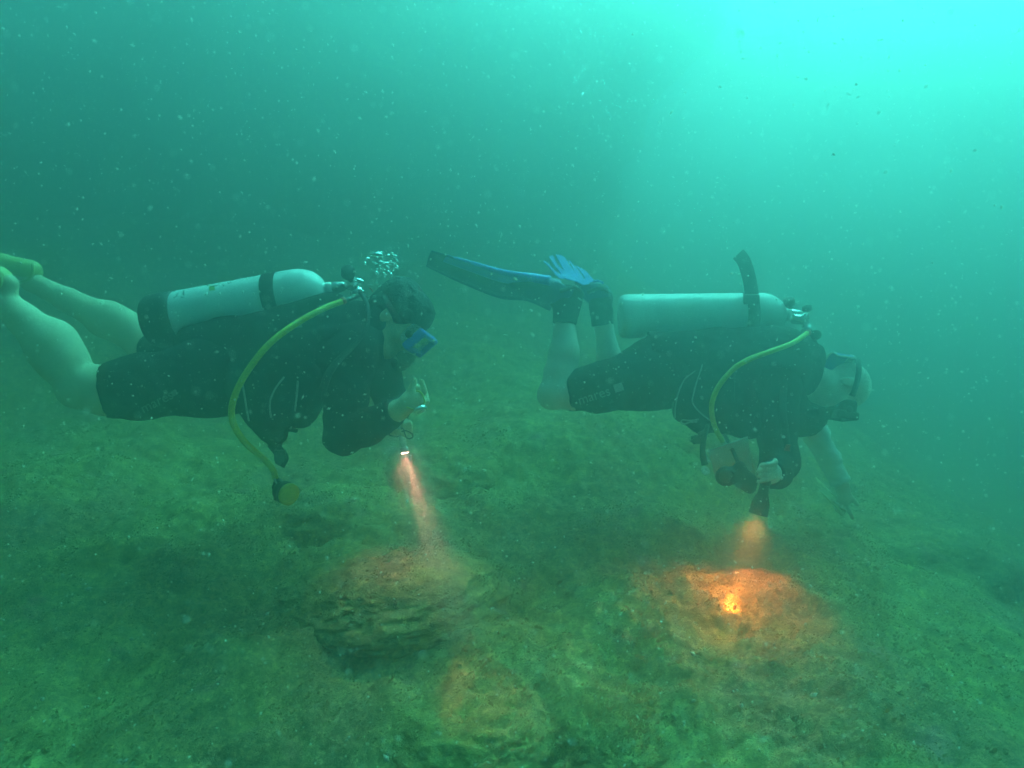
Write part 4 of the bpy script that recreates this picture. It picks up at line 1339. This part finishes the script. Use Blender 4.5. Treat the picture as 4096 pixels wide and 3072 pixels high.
    far = catmull([P(2200, 1122, 2.82), P(2110, 1108, 2.82), P(2010, 1090, 2.83), P(1900, 1056, 2.84), P(1800, 1026, 2.86), P(1728, 1004, 2.87)], 6)
    def blade(t0, t1, th, sag, cut=1.0):
        n_ = int(len(near) * cut)
        vs, m_ = [], 9
        for side in (-1, 1):
            for i in range(n_):
                for j in range(m_):
                    t_ = t0 + (t1 - t0) * j / (m_ - 1)
                    p = near[i].lerp(far[i], t_)
                    p = p + Vector((0, 0, side * th / 2 + sag * math.sin(math.pi * t_)))
                    vs.append(tuple(p))
        fs = []
        N = n_ * m_
        for i in range(n_ - 1):
            for j in range(m_ - 1):
                a_ = i * m_ + j
                fs.append((a_, a_ + 1, a_ + m_ + 1, a_ + m_))
                fs.append((N + a_, N + a_ + m_, N + a_ + m_ + 1, N + a_ + 1))
        for i in range(n_ - 1):
            for j in (0, m_ - 1):
                a_ = i * m_ + j
                fs.append((a_, a_ + m_, N + a_ + m_, N + a_))
        for j in range(m_ - 1):
            for i in (0, n_ - 1):
                a_ = i * m_ + j
                fs.append((a_, a_ + 1, N + a_ + 1, N + a_))
        return fix_normals((np.array(vs), fs))
    part('blade', blade(0.0, 1.0, 0.006, 0.012), FIN_K, f1)
    part('blue_panel', blade(0.52, 0.99, 0.010, 0.012, 0.84), FIN_B, f1)
    part('side_rail', tube(near, [0.014, 0.010, 0.005], 8, 1), FIN_K, f1)
    part('side_rail', tube(far[:int(len(far) * .80)], [0.022, 0.018, 0.012, 0.006], 10, 1, flat=0.8), FIN_B, f1)
    part('strap', tube([P(2240, 1165, 2.84), P(2300, 1150, 2.85), P(2330, 1180, 2.90), P(2310, 1190, 2.95)], 0.008, 8, 6), RUBBER, f1)
    part('strap_buckle', tube([P(2291, 1140, 2.83), P(2303, 1143, 2.83), P(2313, 1150, 2.83)], 0.0032, 6, 4), PIPING, f1)
    part('strap_buckle', tube([P(2312, 1191, 2.83), P(2320, 1197, 2.83), P(2328, 1203, 2.83)], 0.0035, 6, 4), PIPING, f1)

    # far fin: blue, spread like fingers
    f2 = thing('swim_fin', 'blue fin with slotted finger like blade raised above the right diver\'s feet', 'fin', P(2400, 1170, 3.22), 'blue fins')
    F = Field(V3(P(2370, 1170, 3.22)) - (0.16, 0.14, 0.13), V3(P(2370, 1170, 3.22)) + (0.16, 0.14, 0.13), 0.005)
    F.cap(P(2400, 1185, 3.22), P(2345, 1150, 3.27), 0.058, 0.048, 0.03)
    part('foot_pocket', F.mesh(), FIN_K, f2)
    ol = [(480, 462), (440, 420), (380, 350), (290, 250), (222, 190), (240, 178), (310, 236), (400, 332), (470, 395), (530, 425), (480, 345), (420, 270), (360, 180), (318, 112), (345, 100), (385, 100), (430, 205), (500, 305), (565, 342),
          (520, 260), (470, 165), (430, 80), (520, 92), (578, 128), (640, 230), (728, 350), (735, 342), (690, 250), (640, 178), (668, 182), (705, 235), (790, 330), (850, 418), (884, 484), (908, 490), (915, 465), (870, 390), (810, 320), (755, 258), (850, 305), (925, 352), (1000, 438), (1055, 500), (960, 560), (880, 580), (780, 525), (680, 495), (560, 470)]
    ol3 = []
    for x, y_ in ol:
        dep = 3.22 + (560 - y_) / 480 * 0.26 - 0.00012 * (x - 600)
        ol3.append(P(2120 + x * .2411, 1000 + y_ * .2411, dep))
    part('blade', slab(ol3, (0.1, 0.6, 0.8), 0.006), FIN_B, f2, False)
    part('side_rail', tube([P(2372, 1126, 3.22), P(2392, 1124, 3.20), P(2412, 1132, 3.18)], 0.006, 8, 5), FIN_B, f2)
    part('strap', tube([P(2350, 1170, 3.16), P(2410, 1150, 3.15), P(2440, 1180, 3.2), P(2430, 1200, 3.25)], 0.009, 8, 6), RUBBER, f2)
    part('strap_buckle', tube([P(2434, 1172, 3.15), P(2438, 1184, 3.15), P(2441, 1196, 3.15)], 0.0038, 6, 4), PIPING, f2)

INK_G2 = mat('pale_print', (0.50, 0.52, 0.50), (0.34, 0.36, 0.35), 120, 0.6)
VEST_L = mat('dark_grey_piping', (0.10, 0.11, 0.11), (0.07, 0.08, 0.08), 60, 0.6)
BLUE_PAD = mat('blue_neoprene_pad', (0.05, 0.13, 0.55), (0.10, 0.22, 0.62), 22, 0.6)
DIAL = mat('dim_gauge_dial', (0.14, 0.14, 0.12), (0.07, 0.07, 0.06), 90, 0.4)
build_right_diver()
# ------------------------------------------------------------------ small things in the water and on the ground
def scatter_mesh(name, centers, sizes, material, label, cat, elong=None, axis=None):
    """many tiny eight-faced grains in ONE mesh"""
    n = len(centers)
    o6 = np.array([(1, 0, 0), (-1, 0, 0), (0, 1, 0), (0, -1, 0), (0, 0, 1), (0, 0, -1)], dtype=np.float64)
    f8 = np.array([(0, 2, 4), (2, 1, 4), (1, 3, 4), (3, 0, 4), (2, 0, 5), (1, 2, 5), (3, 1, 5), (0, 3, 5)])
    A = rng.normal(size=(n, 3, 3))
    q, _ = np.linalg.qr(A)
    st = np.ones((n, 3)) if elong is None else np.stack([elong, np.ones(n), np.ones(n)], 1)
    loc = np.einsum('kj,nj->nkj', o6, st)                       # stretched octahedra
    v = np.einsum('nkj,nij->nki', loc, q) * sizes[:, None, None] + centers[:, None, :]
    f = (f8[None] + 6 * np.arange(n)[:, None, None]).reshape(-1, 3)
    o = part(name, (v.reshape(-1, 3), f), material)
    return tag(o, label, cat, kind='stuff')

def build_snow():
    n = 34000
    y = 0.28 + 5.2 * rng.random(n) ** 1.15
    half = y * 0.80
    x = (rng.random(n) * 2 - 1) * half
    z = CAM_Z - 0.1 * y + (rng.random(n) * 2 - 1) * y * 0.60
    keep = z > ground_z(x, y) + 0.05
    x, y, z = x[keep], y[keep], z[keep]
    n = len(x)
    s = (0.00042 + 0.0016 * rng.random(n) ** 7) * np.clip(y, 0.45, 3.0)
    el = 1 + 1.6 * rng.random(n) ** 3
    scatter_mesh('marine_snow', np.stack([x, y, z], -1), s, SNOW, 'pale specks of silt drifting through the water', 'silt', el)

SNOW = mat_thin('pale_silt', (0.92, 0.92, 0.85))
build_snow()

def build_beam_silt():
    """fine grains added along the two torch beams to make them visible"""
    pts, sz = [], []
    for a, b, n in ((P(1612, 1790, 2.365), P(1860, 2560, 2.04), 60000), (P(3036, 2040, 2.455), P(2905, 2470, 2.30), 7000)):
        a, b = np.array(a), np.array(b)
        t = rng.random(n) ** 1.25 * 1.05 - 0.03
        p = a + (b - a) * t[:, None] + rng.normal(size=(n, 3)) * 0.045
        p = p[p[:, 2] > ground_z(p[:, 0], p[:, 1]) + 0.01]
        pts.append(p)
    p = np.concatenate(pts)
    scatter_mesh('beam_silt', p, 0.00030 + 0.00036 * rng.random(len(p)), SNOW, 'fine silt hanging in the torch beams', 'silt')
build_beam_silt()

def build_bubbles():
    v0, f0 = ico(3)
    def bubble(px, py, y, rx, rz, ang=0.0):
        c = P(px, py, y)
        p = v0 * np.array([rx, (rx + rz) / 2, rz])
        p[:, 2] *= np.where(v0[:, 2] < 0, 0.72, 1.0)           # flattened below, as rising bubbles are
        ca, sa = math.cos(ang), math.sin(ang)
        p = np.stack([p[:, 0] * ca + p[:, 2] * sa, p[:, 1], -p[:, 0] * sa + p[:, 2] * ca], -1)
        return p + np.array(c), f0
    big = [  # px, py, rx px, rz px, tilt, label
        (1434, 1124, 24, 12, 0.3, 'flat silvery bubble beside the left tank valve'),
        (1508, 1020, 24, 13, 0.0, 'brightest wide bubble on top of the cluster above the left diver\'s head'),
        (1472, 1036, 10, 6, 0.4, 'oval bubble at the left of the cluster above the dark hair'),
        (1460, 1053, 8, 5, 0.7, 'small tilted bubble left of and below the cluster'),
        (1507, 1093, 12, 8, 0.6, 'pear shaped bubble between the cluster and the valve'),
        (1481, 1140, 7, 5, 0.0, 'round bubble right of the left tank valve'),
        (1499, 1187, 9, 7, 0.3, 'white bubble beside the dark hair'),
        (1473, 1199, 8, 5, -0.4, 'small bubble at the hose end below the valve'),
        (1550, 1052, 9, 5, 0.3, 'oval bubble at the right of the cluster'),
        (1421, 1147, 9, 10, 0.0, 'ring like bubble touching the first stage'),
        (1449, 1166, 8, 8, 0.0, 'round clear bubble under the first stage'),
        (2612, 413, 9, 6, -0.2, 'lone bright bubble high between the divers, towards the glow'),
        (2450, 105, 9, 5, -0.3, 'right one of two bright bubbles near the top edge'),
        (2388, 100, 8, 5, 0.1, 'left one of two bright bubbles near the top edge'),
    ]
    for px, py, a, b, t, lab in big:
        y = 2.50 if px < 2000 else 3.4
        o = part('air_bubble', bubble(px, py, y, M(a, y), M(b, y), t), BUBBLE)
        tag(o, lab, 'bubble', 'air bubbles')
    # the fine ones: cluster over the left diver's head and the two rising streams
    geos = []
    r2 = random.Random(3)
    for k in range(70):
        a = r2.random() * 6.283
        q = r2.random() ** 0.5
        px, py, y = 1528 + 58 * q * math.cos(a) + 10, 1050 + 52 * q * math.sin(a) + 8, 2.50 + (r2.random() - .5) * 0.12
        s = M(2.0 + 4.5 * r2.random() ** 2, y)
        geos.append((bubble(px, py, y, s * 1.5, s * 0.8, r2.uniform(-.2, 1.0))))
    for k in range(120):
        t = r2.random()
        px = 2330 + 90 * r2.gauss(0, 1) + 250 * (t - .2) * r2.random()
        py = 20 + 560 * t
        s = M(3.0 + 5.0 * r2.random() ** 3, 3.4)
        geos.append(bubble(px, py, 3.4 + r2.uniform(-.3, .3), s, s * 1.3))
    for k in range(70):
        t = r2.random()
        px, py = 900 + 70 * r2.gauss(0, 1) + 60 * t, 10 + 640 * t
        s = M(0.8 + 1.1 * r2.random() ** 3, 3.0)
        geos.append(bubble(px, py, 3.0 + r2.uniform(-.3, .3), s, s * 2.0, -0.7))
    for k in range(40):
        px, py = 2800 + 120 * r2.gauss(0, 1), 620 + 500 * r2.random()
        s = M(2.2 + 3.0 * r2.random() ** 3, 3.4)
        geos.append(bubble(px, py, 3.4, s * 1.3, s))
    vs = np.concatenate([g[0] for g in geos])
    fs = np.concatenate([g[1] + i * len(v0) for i, g in enumerate(geos)])
    o = part('fine_bubbles', (vs, fs), BUBBLE)
    tag(o, 'tiny air bubbles clustered over the left diver and rising in streams', 'bubbles', kind='stuff')
build_bubbles()

TURF = mat_thin('mixed_turf', (0.46, 0.38, 0.15))
def build_rubble():
    v0, f0 = ico(2)
    n = 1500
    y = 1.25 + 2.8 * rng.random(n) ** 1.2
    x = (rng.random(n) * 2 - 1) * y * 0.76
    k = vnoise(np.stack([x * 2.2, y * 2.2, x * 0 + 9], -1)) > -0.1
    x, y = x[k], y[k]
    n = len(x)
    z = ground_z(x, y)
    s = 0.003 + 0.008 * rng.random(n) ** 3
    q, _ = np.linalg.qr(rng.normal(size=(n, 3, 3)))
    shp = np.stack([1 + 0.6 * rng.random(n), 0.8 + 0.4 * rng.random(n), 0.45 + 0.4 * rng.random(n)], 1)
    jit = 1 + 0.22 * rng.normal(size=(n, len(v0), 1)).clip(-1.5, 1.5)
    p = np.einsum('nkj,nij->nki', v0[None] * jit * shp[:, None, :], q) * s[:, None, None] + np.stack([x, y, z], -1)[:, None, :]
    f = (f0[None] + len(v0) * np.arange(n)[:, None, None]).reshape(-1, 3)
    o = part('rubble', (p.reshape(-1, 3), f), REEF, smooth=False)
    tag(o, 'small broken stones and coral rubble strewn over the seabed', 'rubble', kind='stuff')
build_rubble()

def build_turf():
    """short algae blades over the near ground and rocks"""
    from mathutils.bvhtree import BVHTree
    src = [o for o in bpy.data.objects if o.type == 'MESH' and o.name.split('.')[0] in ('rock',)]
    trees = []
    for o in src:
        me = o.data
        co = np.empty(len(me.vertices) * 3, dtype=np.float32); me.vertices.foreach_get('co', co)
        ix = np.empty(len(me.loops), dtype=np.int32); me.loops.foreach_get('vertex_index', ix)
        co = co.reshape(-1, 3)
        trees.append((co[:, :2].min(0), co[:, :2].max(0), co))
    n = 130000
    y = 1.25 + 3.0 * rng.random(n) ** 1.3
    x = (rng.random(n) * 2 - 1) * y * 0.78
    z = ground_z(x, y)
    px, py, pz = [x], [y], [z]
    for lo_, hi_, co in trees:                      # and straight on the rocks' own vertices that face up
        c = co.mean(0)
        k = (co[:, 2] > c[2] + 0.02)
        pts = co[k]
        if len(pts) > 7000:
            pts = pts[rng.choice(len(pts), 7000, replace=False)]
        px.append(pts[:, 0]); py.append(pts[:, 1]); pz.append(pts[:, 2])
    x, y, z = np.concatenate(px), np.concatenate(py), np.concatenate(pz)
    dens = vnoise(np.stack([x * 5, y * 5, z * 0], -1)) + 0.6 * vnoise(np.stack([x * 17, y * 17, z * 0 + 4], -1))
    keep = dens > -0.5
    x, y, z, dens = x[keep], y[keep], z[keep], dens[keep]
    n = len(x)
    h = (0.004 + 0.009 * rng.random(n) ** 2) * (0.7 + 0.5 * np.clip(dens, 0, 1))
    w = h * (0.22 + 0.35 * rng.random(n))
    a = rng.random(n) * 6.283
    lean = rng.normal(size=(n, 2)) * 0.45 + np.array([0.35, -0.1])
    base = np.stack([x, y, z - 0.003], -1)
    sd_ = np.stack([np.cos(a) * w, np.sin(a) * w, np.zeros(n)], -1)
    tip = base + np.stack([lean[:, 0] * h, lean[:, 1] * h, h], -1)
    mid = base * 0.45 + tip * 0.55
    v = np.stack([base - sd_ * 0.6, base + sd_ * 0.6, mid - sd_, mid + sd_, tip], 1).reshape(-1, 3)
    i = 5 * np.arange(n)[:, None]
    f = np.concatenate([i + np.array([[0, 1, 3]]), i + np.array([[0, 3, 2]]), i + np.array([[2, 3, 4]])])
    o = part('turf_algae', (v, f), TURF, smooth=False)
    tag(o, 'short tufts of olive algae covering the seabed and rocks', 'algae', kind='stuff')
build_turf()

def build_shell_bits():
    n = 420
    y = 1.3 + 2.6 * rng.random(n)
    x = (rng.random(n) * 2 - 1) * y * 0.75
    z = ground_z(x, y) + 0.004
    scatter_mesh('shell_fragments', np.stack([x, y, z], -1), 0.0018 + 0.006 * rng.random(n) ** 4, SHELL, 'pale broken bits of shell lying on the seabed', 'shell bits', 1 + 1.2 * rng.random(n))
SHELL = mat('pale_shell', (0.75, 0.72, 0.62), (0.55, 0.50, 0.42), 40, 0.6)
build_shell_bits()
# ------------------------------------------------------------------ the water itself
def build_haze():
    x0, x1, y0, y1, z0, z1 = -34.0, 34.0, -9.0, 44.0, -6.5, CAM_Z + 5.1
    v = [(x, y, z) for z in (z0, z1) for y in (y0, y1) for x in (x0, x1)]
    f = [(0, 2, 3, 1), (4, 5, 7, 6), (0, 1, 5, 4), (2, 6, 7, 3), (0, 4, 6, 2), (1, 3, 7, 5)]
    me = bpy.data.meshes.new('haze')
    me.from_pydata(v, [], f)
    m = bpy.data.materials.new('sea_water')
    m.use_nodes = True
    n, l = m.node_tree.nodes, m.node_tree.links
    n.clear()
    out = n.new('ShaderNodeOutputMaterial')
    pv = n.new('ShaderNodeVolumePrincipled')
    pv.inputs['Color'].default_value = (0.48, 0.57, 0.56, 1)
    pv.inputs['Absorption Color'].default_value = (0, 0, 0, 1)
    pv.inputs['Density'].default_value = 0.375
    pv.inputs['Anisotropy'].default_value = 0.85
    l.new(pv.outputs[0], out.inputs['Volume'])
    m.cycles.homogeneous_volume = True
    m.cycles.volume_sampling = 'MULTIPLE_IMPORTANCE'
    me.materials.append(m)
    o = bpy.data.objects.new('haze', me)
    o['kind'] = 'stuff'
    o['label'] = 'green murky sea water filling the whole scene'
    o['category'] = 'water'
    col.objects.link(o)
build_haze()
